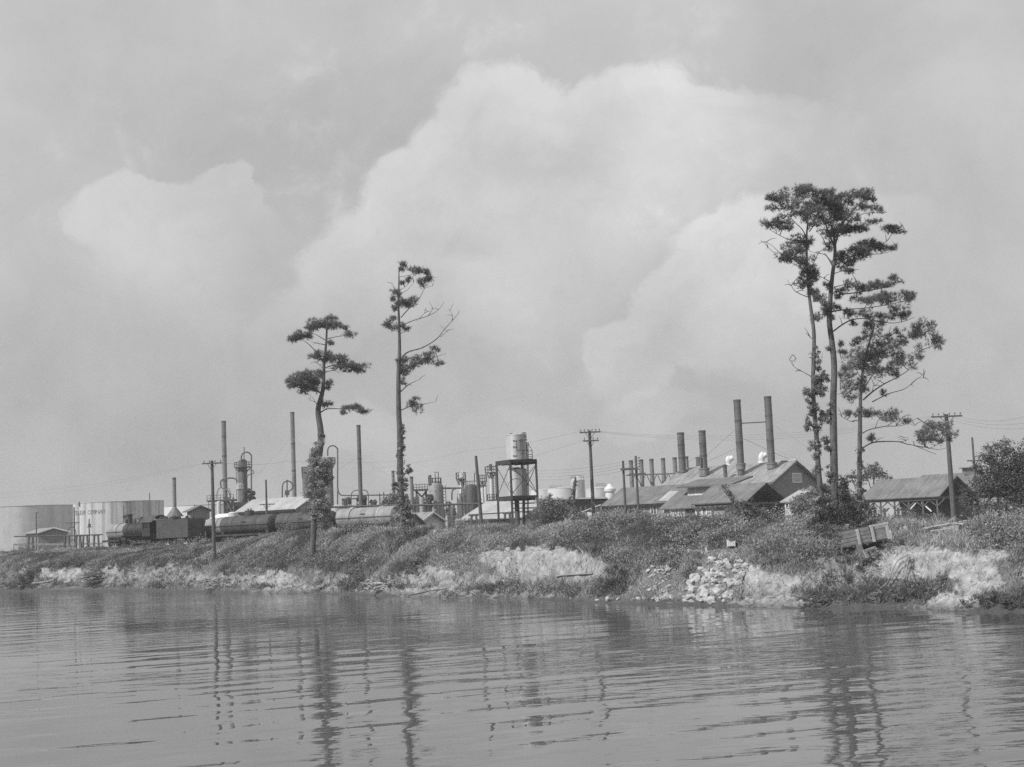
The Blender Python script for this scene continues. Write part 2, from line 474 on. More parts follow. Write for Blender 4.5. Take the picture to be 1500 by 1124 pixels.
def ghit(px, py, d0=55, d1=330):
    """the point of the ground seen at a pixel of the photograph"""
    d = ray(px, py); Ds = np.arange(d0, d1, .2)
    X = Ds * d.x / d.y; Z = H + Ds * d.z / d.y
    G = ground_np(X, Ds)
    k = np.argmax(Z <= G)
    D = Ds[k] if Z[k] <= G[k] else 100.0
    return Vector((D * d.x / d.y, D, float(G[k])))

# bare clay and sand in the bank (as seen in the photograph), strength
BARE = [(190,848,130,11,.52),(330,852,90,10,.55),(470,852,70,12,.5),(560,852,60,12,.46),(590,864,90,5,.7),(450,864,60,4,.7),(700,850,40,14,.55),(1225,862,60,12,.5),(1240,838,60,14,.5),(1130,868,60,10,.6),(1010,870,60,14,.45),(880,838,22,16,.5),(930,856,30,14,.4),(60,828,30,6,.3),(430,836,40,8,.35),(95,842,34,9,.9),(45,838,16,8,.6),(160,836,22,7,.7),(265,842,60,16,.5),(220,826,40,9,.35),(400,848,30,12,.9),(345,846,24,12,.4),(395,866,60,5,.8),
 (640,838,34,11,.85),(612,850,18,10,.8),(660,855,28,10,.6),(650,872,95,5,.9),(760,873,90,4,.8),(520,868,40,4,.5),
 (735,820,24,22,.85),(790,822,72,24,1.1),(850,830,35,22,.9),(760,845,60,12,.8),(840,848,30,12,.6),
 (1105,848,34,22,1.0),(1150,852,40,14,.8),(1130,882,75,9,1.0),(980,875,18,6,.9),(960,845,34,22,.4),(1045,845,40,30,.5),
 (1215,832,46,24,.55),(1180,850,24,14,.6),(1250,850,30,14,.6),(1345,822,68,24,1.15),(1300,838,36,18,.9),(1345,845,40,10,.7),(1205,803,40,5,.6),
 (1430,840,42,36,1.1),(1395,880,40,14,1.1),(1350,893,40,4,.8),(1450,815,30,14,.8),(1280,868,60,6,.35),(1545,850,60,26,.8),(1650,852,60,26,.7),(-60,842,60,10,.5),
 (1280,800,40,6,.5),(1388,777,48,7,.55),(1330,790,40,7,.4),(1300,800,30,7,.6)]
def bare_np(X):
    px, py = proj_np(X)
    m = np.zeros(len(px))
    n1 = fbm(px * .05, py * .09, 31, 4); n2 = fbm(px * .2, py * .3, 32, 3)
    wx = px + (n1 - .5) * 46 + (n2 - .5) * 14; wy = py + (n2 - .5) * 22
    for cx, cy, rx, ry, st in BARE:
        d = np.sqrt(((wx - cx) / rx) ** 2 + ((wy - cy) / ry) ** 2)
        m = np.maximum(m, st * (1 - sstep(.72, 1.12, d)))
    return np.clip(m + (n2 - .5) * .5 * (m > .02), 0, 1.2)

cols_px = np.concatenate([np.linspace(-900, -20, 120, endpoint=False), np.linspace(-20, 1520, 900, endpoint=False), np.linspace(1520, 2500, 130)])
cols_a = np.array([a_of(p) for p in cols_px])
rows = np.concatenate([np.linspace(-9, -1, 8, endpoint=False), np.linspace(-1, 7, 62, endpoint=False), np.linspace(7, 22, 48, endpoint=False),
                       np.linspace(22, 60, 24, endpoint=False), np.geomspace(60, 3800, 26)])
Dsh = np.interp(cols_a, TA, TD)
YY = Dsh[:, None] + rows[None, :]; XX = cols_a[:, None] * YY
ZZ = ground_np(XX.ravel(), YY.ravel())
V = np.stack([XX.ravel(), YY.ravel(), ZZ], 1)
nc, nr = YY.shape
idx = np.arange(nc * nr).reshape(nc, nr)
quads = np.stack([idx[:-1, :-1], idx[1:, :-1], idx[1:, 1:], idx[:-1, 1:]], -1).reshape(-1, 4)
me = bpy.data.meshes.new('ground')
me.from_pydata(V.tolist(), [], quads.tolist())
bare_v = bare_np(V)
at = me.attributes.new('bare', 'FLOAT', 'POINT'); at.data.foreach_set('value', bare_v.astype(np.float32))
me.polygons.foreach_set('use_smooth', [True] * len(me.polygons)); me.update()
ground = bpy.data.objects.new('ground', me); C.objects.link(ground); ground['kind'] = 'structure'
m, nt, out = newmat('earth')
co = nt.nodes.new('ShaderNodeTexCoord').outputs['Object']
at = nt.nodes.new('ShaderNodeAttribute'); at.attribute_name = 'bare'
n1 = noise_node(nt, co, 1.0, 6, .65, (1.4, 1.4, 2.2)); n2 = noise_node(nt, co, 6, 5, .65); n3 = noise_node(nt, co, 1.0, 5, .65, (1.1, 1.1, 1.9))
b = mrange(nt, math_node(nt, 'ADD', at.outputs['Fac'], math_node(nt, 'MULTIPLY', math_node(nt, 'SUBTRACT', n2, .5), .9)), .3, .62, 0, 1, True)
sand = math_node(nt, 'MULTIPLY', mrange(nt, n1, .3, .7, .29, .49), mrange(nt, n2, .3, .7, .9, 1.07))
sand = math_node(nt, 'MULTIPLY', sand, mrange(nt, n3, .4, .62, .72, 1.1))
n4 = noise_node(nt, co, 1.0, 5, .6, (.9, .9, .55), .8)
crack = mrange(nt, math_node(nt, 'ABSOLUTE', math_node(nt, 'SUBTRACT', n4, .5)), .004, .02, .5, 1, True)
sand = math_node(nt, 'MULTIPLY', sand, crack)
sand = math_node(nt, 'MULTIPLY', sand, mrange(nt, at.outputs['Fac'], .3, 1.05, .52, 1.03))
soil = math_node(nt, 'MULTIPLY', mrange(nt, n1, .3, .7, .12, .2), mrange(nt, n2, .3, .7, .7, 1.3))
mixv = nt.nodes.new('ShaderNodeMix'); nt.links.new(b, mixv.inputs[0]); nt.links.new(soil, mixv.inputs[2]); nt.links.new(sand, mixv.inputs[3])
spz = nt.nodes.new('ShaderNodeSeparateXYZ'); nt.links.new(co, spz.inputs[0])
wet = mrange(nt, math_node(nt, 'ADD', spz.outputs[2], math_node(nt, 'MULTIPLY', math_node(nt, 'SUBTRACT', n2, .5), .2)), .05, .6, .55, 1, True)
val = math_node(nt, 'MULTIPLY', mixv.outputs[0], wet)
cm = nt.nodes.new('ShaderNodeCombineColor')
for i in range(3): nt.links.new(val, cm.inputs[i])
bs = N(nt, 'ShaderNodeBsdfPrincipled', Roughness=.95); bs.inputs['Specular IOR Level'].default_value = .15
nt.links.new(cm.outputs[0], bs.inputs['Base Color'])
bp = N(nt, 'ShaderNodeBump', Strength=.7, Distance=.12)
nt.links.new(math_node(nt, 'ADD', n2, math_node(nt, 'MULTIPLY', n3, 1.2)), bp.inputs['Height']); nt.links.new(bp.outputs[0], bs.inputs['Normal'])
nt.links.new(bs.outputs[0], out.inputs['Surface'])
me.materials.append(m)

# ------------------------------------------------------------------ water
mb = MB()
mb.add([(-1500, -300, 0), (1500, -300, 0), (1500, 900, 0), (-1500, 900, 0)], [(0, 1, 2, 3)])
m, nt, out = newmat('river_water')
co = nt.nodes.new('ShaderNodeTexCoord').outputs['Object']
def wav(rotdeg, sc, seed, detail=2, rough=.5, dist=0):
    vr = nt.nodes.new('ShaderNodeVectorRotate'); vr.rotation_type = 'Z_AXIS'; vr.inputs['Angle'].default_value = math.radians(rotdeg)
    nt.links.new(co, vr.inputs['Vector'])
    mp = nt.nodes.new('ShaderNodeMapping'); mp.inputs['Scale'].default_value = (sc[0], sc[1], 1)
    mp.inputs['Location'].default_value = (seed * 3.1, seed * 7.7, 0)
    nt.links.new(vr.outputs[0], mp.inputs['Vector'])
    n = N(nt, 'ShaderNodeTexNoise', Scale=1.0, Detail=detail, Roughness=rough, Distortion=dist)
    nt.links.new(mp.outputs[0], n.inputs['Vector'])
    return n.outputs['Fac']
w1 = wav(-24, (.17, .52), 1, 1.5, .4)        # long low wavelets, crests along the river
w2 = wav(-8, (.4, 1.35), 2, 2, .5)
w3 = wav(-12, (1.3, 4.5), 3, 2, .5)
patch = mrange(nt, wav(10, (.025, .05), 5, 3, .5), .38, .62, .15, 1.15, True)   # calm slicks and ruffled lanes
patch0 = mrange(nt, wav(-20, (.03, .03), 9, 2, .5), .35, .65, .35, 1.0, True)
hgt = math_node(nt, 'ADD', math_node(nt, 'MULTIPLY', w1, math_node(nt, 'MULTIPLY', patch0, .2)), math_node(nt, 'MULTIPLY', w2, math_node(nt, 'MULTIPLY', patch, .05)))
hgt = math_node(nt, 'ADD', hgt, math_node(nt, 'MULTIPLY', w3, math_node(nt, 'MULTIPLY', patch, .008)))
bp = N(nt, 'ShaderNodeBump', Strength=1.0, Distance=WAVE if 'WAVE' in globals() else .55)
nt.links.new(hgt, bp.inputs['Height'])
bs = N(nt, 'ShaderNodeBsdfPrincipled', Roughness=.015, IOR=1.45)
bs.inputs['Base Color'].default_value = (.1, .1, .1, 1)
nt.links.new(bp.outputs[0], bs.inputs['Normal'])
nt.links.new(bs.outputs[0], out.inputs['Surface'])
water = build(mb, 'water', m); water['kind'] = 'structure'

# ------------------------------------------------------------------ grass on the bank
def grass_points(n, s0, s1, px0=-250, px1=2050, seed=1):
    r = np.random.default_rng(seed)
    px = r.uniform(px0, px1, n); a = np.interp(px, cols_px, cols_a)
    W = np.interp(a, TA, TW)
    s = s0 + (W + s1 - s0) * r.random(n) ** .9
    Y = np.interp(a, TA, TD) + s; X = a * Y
    return X, Y, ground_np(X, Y), s, r
CLEAR = [(972,858,30,28),(1050,848,46,44),(1388,788,54,20),(1268,797,48,24),(1388,776,52,11),(1318,782,22,7),(1077,800,16,8),(1240,806,50,5)]
def clear_np(px, py):
    m = np.zeros(len(px), bool)
    for cx, cy, rx, ry in CLEAR: m |= ((px - cx) / rx) ** 2 + ((py - cy) / ry) ** 2 < 1
    return m
def grass_blades(n, seed):
    X, Y, Z, s, r = grass_points(n, .2, 10, seed=seed)
    PT = np.stack([X, Y, Z], 1)
    b = bare_np(PT)
    px, py = proj_np(PT)
    dens = fbm(X * .35, Y * .35, 41, 3) 
    keep = (~clear_np(px, py) | (r.random(n) < .22)) & (Z > .12 + .35 * r.random(n)) & (r.random(n) > sstep(.25, .6, b) * .985) & (r.random(n) < sstep(.22, .42, dens) * .85 + .15)
    X, Y, Z, dens, px, py, s = X[keep], Y[keep], Z[keep], dens[keep], px[keep], py[keep], s[keep]
    n = len(X)
    hv = fbm(X * .5, Y * .5, 43, 3); hv2 = fbm(X * 1.6, Y * 1.6, 44, 2)
    h = np.where(750 + F * X / Y < 420, .7, 1.0) * (.07 + .22 * sstep(.4, .75, hv) + .2 * sstep(.5, .8, hv2)) * r.uniform(.5, 1.3, n)
    az = r.uniform(0, 2 * math.pi, n); lean = r.uniform(.3, 1.5, n) * h; la = r.uniform(0, 2 * math.pi, n)
    w = r.uniform(.025, .055, n) * (Y / 95)
    dx, dy = np.cos(az) * w, np.sin(az) * w
    lift = r.uniform(-.03, .12, n) * (1 + hv2)
    A = np.stack([X - dx, Y - dy, Z + lift - .03], 1); B = np.stack([X + dx, Y + dy, Z + lift - .03 + r.uniform(-.03, .03, n)], 1)
    T = np.stack([X + np.cos(la) * lean, Y + np.sin(la) * lean, Z + lift + h], 1)
    sp = fbm(X * .28 + 50, Y * .28, 45, 3)
    tone = (.18 + .25 * sstep(.35, .7, sp)) * r.uniform(.6, 1.4, n) * (.75 + .5 * hv2)
    tone = np.where(r.random(n) < .025, tone * 2.0, tone)
    return np.stack([A, B, T], 1), np.minimum(tone, .7)
gV, gT = grass_blades(1060000, 3)
g = soup('grass', gV, gT, MT['grass']); g['kind'] = 'stuff'

# ------------------------------------------------------------------ leafy plants
def leaves(ells, n_per_m2, size, seed, tone=(.08, .15), clump=.22, drop=0.0):
    """ells: (centre Vector, rx, ry, rz). Leaves gathered on sub-clumps spread through each ellipsoid."""
    r = np.random.default_rng(seed); Vs, Ts = [], []
    for c, rx, ry, rz in ells:
        own_t = r.uniform(.65, 1.3)
        area = math.pi * max(rx, .2) * max(rz, .2)
        n = max(60, int(n_per_m2 * 6.3 * area)); k = max(8, int(area * 9))
        d = r.normal(size=(k, 3)); d /= np.linalg.norm(d, axis=1)[:, None]
        cc = d * (r.random(k) ** .45)[:, None] * np.array([rx, ry, rz]) * .92
        ct = r.uniform(.65, 1.35, k)
        pick = r.integers(0, k, n)
        sig = clump * max(.5, min(1.5, (rx + rz) / 2))
        p = cc[pick] + r.normal(size=(n, 3)) * np.array([sig, sig, sig * .75])
        p += np.array(c)
        u = r.normal(size=(n, 3)); u /= np.linalg.norm(u, axis=1)[:, None]
        w = r.normal(size=(n, 3)); w[:, 2] += .6
        w -= u * (u * w).sum(1)[:, None]; w /= np.linalg.norm(w, axis=1)[:, None]
        sz = size * .72 * r.uniform(.6, 1.4, n)[:, None]
        Vs.append(np.stack([p - u * sz, p - w * sz * .45, p + u * sz, p + w * sz * .45], 1))
        Ts.append(r.uniform(tone[0], tone[1], n) * ct[pick] * 2.35 * own_t)
    return np.concatenate(Vs), np.concatenate(Ts)
def twigs(mb, base, ells, r, n=6, rad=.03):
    for c, rx, ry, rz in ells:
        for _ in range(n):
            t = Vector((c.x + r.uniform(-.7, .7) * rx, c.y + r.uniform(-.7, .7) * ry, c.z + r.uniform(-.3, .8) * rz))
            b = Vector(base) + Vector((r.uniform(-.2, .2), r.uniform(-.2, .2), 0))
            m1 = b.lerp(t, .5) + Vector((r.uniform(-.2, .2), r.uniform(-.2, .2), r.uniform(0, .3)))
            mb.tube(smooth_pts([b, m1, t], 2), [rad, rad * .85, rad * .7, rad * .5, rad * .3], 5)
def shrub(blobs, D, label, cat='bush', name='bush', group=None, seed=1, dens=55, size=.11, tone=(.08, .15), base=None, clump=.2, twig=5, dscale=.9):
    """blobs: (px, py, rx, ry) in the photograph's pixels, standing at distance D"""
    r = random.Random(seed)
    own = D is None
    if own:
        q = max(blobs, key=lambda b_: b_[1] + b_[3]); D = ghit(q[0], min(q[1] + q[3] * .8, 895)).y
    k = D / F; ells = []
    for px, py, rx, ry in blobs:
        if own: D = ghit(px, min(py + ry * .8, 893)).y; k = D / F
        c = P(px, py, D + r.uniform(-.4, .4) * rx * k)
        ells.append((c, rx * k, rx * k * dscale, ry * k))
    if base is None:
        q = min(ells, key=lambda e: e[0].z)
        base = (q[0].x, q[0].y, min(gz(q[0].x, q[0].y), q[0].z))
    t = Thing(name, label, cat, base, 0, group)
    V, T = leaves(ells, dens, size, seed, tone, clump)
    lm = soup('foliage', V, T, MT['leaves'], t.e, t.inv)
    if own:
        for e in ells:
            mb = MB(); twigs(mb, (e[0].x, e[0].y, e[0].z - e[3]), [e], r, 4, .02); t.part('stem', mb, MT['bark_thin'])
    else:
        mb = MB(); twigs(mb, base, ells, r, twig, .02 + .0006 * D * .3); t.part('stems', mb, MT['bark_thin'])
    return t
# low broad leaved weeds scattered over the bank
def weed_patch(n, seed):
    X, Y, Z, s, r = grass_points(n, .8, 9, seed=seed)
    b = bare_np(np.stack([X, Y, Z], 1))
    dn = fbm(X * .3 + 9, Y * .3, 51, 3)
    lowz = np.interp(X / Y, TA, TW1)
    pxs = 750 + F * X / Y
    k = ~((pxs < 800) & (s > lowz + 3) & (r.random(len(X)) < .85)) & ((s > lowz * .75) | (r.random(len(X)) < .4)) & ~clear_np(*proj_np(np.stack([X, Y, Z], 1))) & (b < .3) & (r.random(len(X)) < sstep(.35, .6, dn)) & (Z > .3)
    e = []
    for x, y, z in zip(X[k], Y[k], Z[k]):
        q = r.uniform(.2, 1.1) * (1 if r.random() < .85 else 1.4); e.append((Vector((x, y, z + q * .3)), q, q, q * r.uniform(.4, .9)))
    return e
we = weed_patch(3700, 8)
wV, wT = leaves(we, 26, .11, 8, (.085, .17), .3)
wd = soup('weeds', wV, wT, MT['leaves']); wd['kind'] = 'stuff'
# ------------------------------------------------------------------ pines
def needles(clumps, seed, dens, L, w, m=11, tone=(.06, .12)):
    """clumps: (centre, rx, ry, rz); tufts of needles fanning out from shoot tips"""
    r = np.random.default_rng(seed); Vs, Ts = [], []
    for c, rx, ry, rz in clumps:
        n = max(6, int(dens * 1.15 * math.pi * rx * rz))
        d = r.normal(size=(n, 3)); d /= np.linalg.norm(d, axis=1)[:, None]
        rad = r.random(n) ** .4
        p = d * rad[:, None] * np.array([rx, ry, rz])
        p[:, 2] += (r.random(n) ** 2) * rz * .15
        p += np.array(c)
        axis = d * np.array([.7, .7, .5]) + np.array([0, 0, .55]) + r.normal(size=(n, 3)) * .3
        axis /= np.linalg.norm(axis, axis=1)[:, None]
        dirs = axis[:, None, :] * .75 + r.normal(size=(n, m, 3)) * .5
        dirs /= np.linalg.norm(dirs, axis=2)[:, :, None]
        Ln = L * r.uniform(.7, 1.45, (n, m))[:, :, None]
        q = np.cross(dirs, r.normal(size=(n, m, 3))); q /= np.linalg.norm(q, axis=2)[:, :, None]
        b = np.repeat(p[:, None, :], m, 1)
        tri = np.stack([b - q * w / 2, b + q * w / 2, b + dirs * Ln], 2).reshape(-1, 3, 3)
        Vs.append(tri)
        tt = r.uniform(tone[0], tone[1], n) * 2.7
        Ts.append(np.repeat(tt, m) * r.uniform(.85, 1.15, n * m))
    return np.concatenate(Vs), np.concatenate(Ts)

def pine(name, label, D, trunk, branches, clumps, seed, dens=60, L=.24, w=.024, tone=(.06, .12), ivy=None, ivy_tone=(.09, .17), ivy_label=None, zbase=None, m=11, rz_fac=1.0):
    r = random.Random(seed); k = D / F
    tp = [P(x, y, D) for x, y, _ in trunk]; tr = [max(.02, w_ * k / 2) for _, _, w_ in trunk]
    tp[0].z = min(tp[0].z, gz(tp[0].x, tp[0].y) - .3)
    t = Thing(name, label, 'tree', (tp[0].x, tp[0].y, gz(tp[0].x, tp[0].y)))
    mb = MB()
    sp = smooth_pts(tp, 4); n = len(trunk)
    rad = [np.interp(i / 4, range(n), tr) for i in range(len(sp))]
    mb.tube(sp, rad, 12)
    skel = []                                   # (px, py, depth offset, radius)
    for i, (x, y, w_) in enumerate(trunk): skel.append((x, y, 0.0))
    for br in branches:
        pts, w0 = br
        sl = r.uniform(-.8, .8); b0 = pts[0]; q = []
        for (x, y) in pts:
            dd = math.hypot(x - b0[0], y - b0[1]) * k
            q.append(P(x, y, D + sl * dd)); 
        sp2 = smooth_pts(q, 3); m_ = len(sp2)
        r0 = w0 * k / 2
        mb.tube(sp2, [max(.012, r0 * (1 - .8 * i / (m_ - 1))) for i in range(m_)], 6)
        for i in range(len(pts) - 1):
            for f in (0, .25, .5, .75, 1):
                x = pts[i][0] + (pts[i + 1][0] - pts[i][0]) * f; y = pts[i][1] + (pts[i + 1][1] - pts[i][1]) * f
                skel.append((x, y, sl * math.hypot(x - b0[0], y - b0[1]) * k))
        # small side twigs
        for _ in range(3):
            i = r.randrange(max(1, len(q) - 1)); a = q[min(i + 1, len(q) - 1)]
            e = a + Vector((r.uniform(-1, 1), r.uniform(-1, 1), r.uniform(-.3, 1))) * (.5 + 6 * k * .5)
            mb.tube([a, a.lerp(e, .5) + Vector((0, 0, .08)), e], [.025, .018, .01], 4)
    ells = []
    for cx, cy, rx, ry in clumps:
        rx, ry = rx * 1.1, ry * 1.22
        s = min(skel, key=lambda s_: (s_[0] - cx) ** 2 + (s_[1] - cy) ** 2)
        off = s[2] + r.uniform(-.35, .35) * rx * k
        c = P(cx, cy, D + off)
        a = P(s[0], s[1], D + s[2])
        mb.tube(smooth_pts([a, a.lerp(c, .5) + Vector((0, 0, -.05)), c], 2), [.035, .03, .026, .02, .012], 5)
        for _ in range(max(3, int(rx * k * 5))):
            e = c + Vector((r.uniform(-.8, .8) * rx * k, r.uniform(-.6, .6) * rx * k, r.uniform(-.2, .8) * ry * k))
            b = a.lerp(c, r.uniform(.5, 1))
            mb.tube([b, b.lerp(e, .55) - Vector((0, 0, .04)), e], [.02, .015, .009], 4)
        # break each cluster into uneven sub-clusters so that its outline is ragged
        nsub = max(5, int(5 + rx * k * 8))
        for _ in range(nsub):
            f = r.uniform(.22, .58)
            an = r.uniform(0, 2 * math.pi); q_ = math.sqrt(r.random())
            e = c + Vector((math.cos(an) * q_ * rx * k * .92, r.uniform(-.6, .6) * rx * k, math.sin(an) * q_ * ry * k * .85))
            ells.append((e, rx * k * f * .9, rx * k * f * .8, max(.12, ry * k * f)))
    t.part('trunk', mb, MT['bark'], smooth=60)
    V, T = needles(ells, seed, dens, L, w, m, tone)
    soup('crown', V, T, MT['needles'], t.e, t.inv)
    if ivy:
        ie = []
        for px, py, rx, ry in ivy:
            c = P(px, py, D + r.uniform(-.2, .2) * rx * k); ie.append((c, rx * k, rx * k * .85, ry * k))
        V, T = leaves(ie, 130, .0010 * D, seed + 9, (ivy_tone[0] * 1.0, ivy_tone[1] * 1.15), .17)
        o = soup('ivy', V, T, MT['leaves'], t.e, t.inv)
        if ivy_label: o['label'] = ivy_label
    return t
def Zf(ox, oy, s): return lambda pts: [(ox + x * s, oy + y * s) for x, y in pts]
def Zc(ox, oy, s): return lambda cl: [(ox + x * s, oy + y * s, a * s, b * s) for x, y, a, b in cl]
z8, c8 = Zf(400, 370, .258), Zc(400, 370, .258)
pine('pine_tree', 'crooked pine with flat layered crown and an ivy coat round its lower trunk', 138,
  [(457,797,8),(460,760,8.5),(463,715,10),(466,680,10),(470,645,9.5),(469,625,9),(466,600,8),(473,571,6),(474.3,538,4.6),(477,512,3.6),(478.7,484,2.8),(478.7,468,1.2)],
  [(z8(p), w) for p, w in [([(285,620),(240,560),(195,515),(150,490)],2.2),([(300,525),(250,515),(215,505)],1.5),([(300,500),(250,470),(215,455)],1.6),([(303,490),(380,475),(440,470)],1.6),([(303,445),(340,420),(390,425)],1.4),
   ([(300,430),(260,415),(210,430)],1.4),([(287,660),(340,640),(420,635),(500,655)],2),([(290,680),(350,670),(380,690)],1.5),([(280,800),(240,785),(170,770),(100,760)],3),
   ([(268,910),(310,888),(400,888),(480,890),(545,900)],2),([(250,870),(240,850),(210,840)],1.5),([(290,620),(250,600),(215,600)],1.4),([(255,880),(290,860),(330,865)],1.4),([(285,660),(265,640),(245,625)],1.3)]],
  c8([(325,372,38,12),(250,412,62,24),(310,418,70,20),(210,432,28,12),(400,428,25,12),(150,482,55,26),(110,492,18,8),(200,470,18,15),(445,470,34,14),(275,588,58,22),(320,605,30,22),(380,615,50,24),(440,645,78,26),(490,655,34,24),(370,595,28,14),
   (130,735,58,32),(190,728,75,40),(110,755,40,16),(250,760,40,34),(210,780,60,20),(265,695,26,24),(320,735,22,18),(310,770,13,10),(300,860,40,18),(440,885,45,13),(480,880,25,14),(515,898,42,16),(400,910,14,9),(330,515,22,6)]),
  11, dens=52, L=.30, w=.034, tone=(.055, .115),
  ivy=[(471,640,6,10),(467,655,10,9),(464,668,14,10),(466,682,17,14),(465,700,19,16),(464,716,19,14),(463,730,20,12),(468,745,17,12),(471,758,14,9),(475,772,9,8),(480,700,8,14)], ivy_tone=(.085,.19), ivy_label='thick ivy coat')
pine('pine_tree', 'tall slender pine with sparse tufts and long bare limbs reaching right', 128,
  [(591,778,9),(588.5,735,9),(586,690,9),(585.5,632,8),(584,602,7.6),(583.7,550,6.4),(585.2,514,5),(584.7,481,4),(583.7,447,3),(584.2,420,2.2),(584.5,392,1)],
  [(z8(p), w) for p, w in [([(728,610),(745,580),(780,560),(850,540),(930,490),(970,440),(1020,385),(1050,350)],2.6),([(1015,390),(1020,360),(1005,330)],1),([(950,480),(985,450)],1),
   ([(725,370),(770,320),(830,260),(860,205),(905,190)],1.8),([(858,205),(850,175),(900,150)],1.1),([(728,415),(800,385),(880,360),(940,325),(970,280)],1.6),([(880,360),(905,320),(890,285)],1),([(830,375),(860,345),(880,335)],.9),
   ([(725,680),(790,645),(880,610),(985,572)],2),([(725,790),(770,750),(830,722)],2.2),([(728,895),(790,870),(860,860),(925,847)],1.7),([(725,460),(745,450),(770,448)],1.2),([(715,300),(690,290),(670,265)],1),([(714,230),(695,210),(680,180)],1),
   ([(716,235),(760,215),(800,170)],1.2),([(712,140),(770,130),(830,110)],1.1),([(718,440),(690,432),(650,425)],1.4),([(715,215),(750,195),(790,150)],1)]],
  c8([(740,70,24,14),(730,95,14,12),(800,98,42,13),(830,112,28,13),(865,115,26,12),(895,140,24,20),(840,182,24,22),(868,158,18,14),(770,158,13,14),(735,175,8,7),(690,228,24,14),(715,242,14,10),(755,272,48,24),(765,295,38,20),(735,300,30,16),(690,320,15,11),(680,270,12,8),
   (670,385,32,18),(685,418,46,22),(650,408,20,12),(755,430,20,9),(780,640,52,38),(760,610,36,16),(840,610,52,26),(880,590,40,20),(920,556,28,20),(935,630,34,11),(745,690,28,24),(735,735,18,18),(730,660,16,20),(805,845,32,17),(790,870,20,12),(818,885,28,22),(710,620,8,8)]),
  12, dens=40, L=.28, w=.03, tone=(.055, .11),
  ivy=[(589,628,3.5,12),(588.5,648,5,14),(587.5,668,5.5,14),(588,688,6,14),(589,708,7,14),(590,726,9,12),(591,742,13,11),(593,756,16,10),(594,770,15,8),(599,690,4,12),(578,712,4,10)], ivy_tone=(.08,.16), ivy_label='trailing creeper on the trunk')

z7, c7 = Zf(1090, 260, .2936), Zc(1090, 260, .2936)
zr, cr = Zf(1200, 600, .2491), Zc(1200, 600, .2491)
pine('pine_tree', 'big forked pine with broad dark top, tallest on the bank', 91,
  [(1222,792,15),(1222,745,13),(1222,700,11.5),(1221,640,11),(1220.6,588,10),(1222,539,9),(1219,504,8.5),(1214.8,471,8),(1216,442,7),(1219,407,6),(1222.7,377,5),(1222.7,355,4),(1218,330,3)],
  [(z7(p), w) for p, w in [([(452,350),(420,270),(395,200),(375,150)],3.5),([(452,350),(480,250),(540,170),(600,110)],3.5),([(455,300),(500,280),(560,265),(610,245),(680,215)],2),([(470,270),(560,195),(640,175),(690,180)],1.8),
   ([(440,440),(410,390),(370,378),(330,370)],2),([(400,320),(385,290),(360,270)],1.4),([(452,440),(520,400),(620,370),(710,320),(740,280),(800,258)],2.2),([(600,380),(680,382),(765,358)],1.4),([(450,480),(490,468),(530,475)],1.5),
   ([(448,548),(500,535),(560,522)],1.6),([(448,588),(560,575),(650,560),(720,545),(790,512)],2.2),([(437,670),(500,660),(600,652),(720,635),(845,605)],2.4),([(445,768),(490,735),(540,710),(600,705),(680,720),(740,727),(800,718),(850,697)],2.4),
   ([(428,520),(400,505),(365,488)],1.8),([(430,720),(400,640),(360,600),(335,580)],3),([(430,690),(390,685),(350,690)],2),([(475,862),(488,915),(515,940)],1.5),([(450,200),(420,140),(360,100)],2),([(470,260),(500,200),(520,130)],2)]],
  c7([(370,95,48,32),(430,85,48,22),(560,82,70,18),(520,108,58,28),(610,92,46,22),(640,108,20,18),(450,128,58,30),(400,150,48,36),(470,165,52,34),(500,185,52,36),(540,205,40,30),(440,200,46,36),(395,215,30,22),(600,150,56,16),(665,170,28,22),(640,225,38,12),(480,258,66,32),(440,285,44,26),(520,262,50,20),(570,250,36,10),(600,265,24,8),
   (720,258,34,18),(770,262,38,18),(745,245,30,12),(620,345,56,22),(560,378,66,28),(600,360,40,20),(700,345,56,22),(740,355,26,10),(640,330,20,10),(500,428,48,24),(480,395,28,22),(520,465,34,12),(540,420,30,18),(415,345,28,22),
   (480,570,44,16),(540,535,44,20),(600,550,44,14),(650,545,64,16),(690,532,46,16),(757,510,36,20),(412,545,16,14),(470,598,14,8),(560,608,34,22),(640,612,68,20),(720,608,68,22),(690,585,28,12),(810,592,42,22),(830,605,22,14),(460,650,24,6),
   (520,688,38,24),(600,678,38,20),(650,692,44,15),(720,695,40,17),(780,672,52,28),(800,690,30,14),(545,730,16,12),(690,728,18,6),(380,605,34,36),(415,638,28,28),(400,680,24,22),(360,700,28,16),(440,700,12,18),(340,575,22,18),
   (430,860,18,14),(480,838,12,10)]) + c8([]) + [(1232,517,5,4)],
  13, dens=88, L=.21, w=.022, tone=(.05, .11), m=12,
  ivy=[(1215,600,6,10),(1213,612,9,10),(1212,655,10,8),(1216,690,9,10),(1221,706,13,12),(1223,722,17,14),(1225,740,21,15),(1227,758,24,15),(1230,775,26,12),(1242,750,13,22),(1238,728,10,16),(1210,745,14,14)], ivy_tone=(.055,.12), ivy_label='dark ivy massed at the foot')
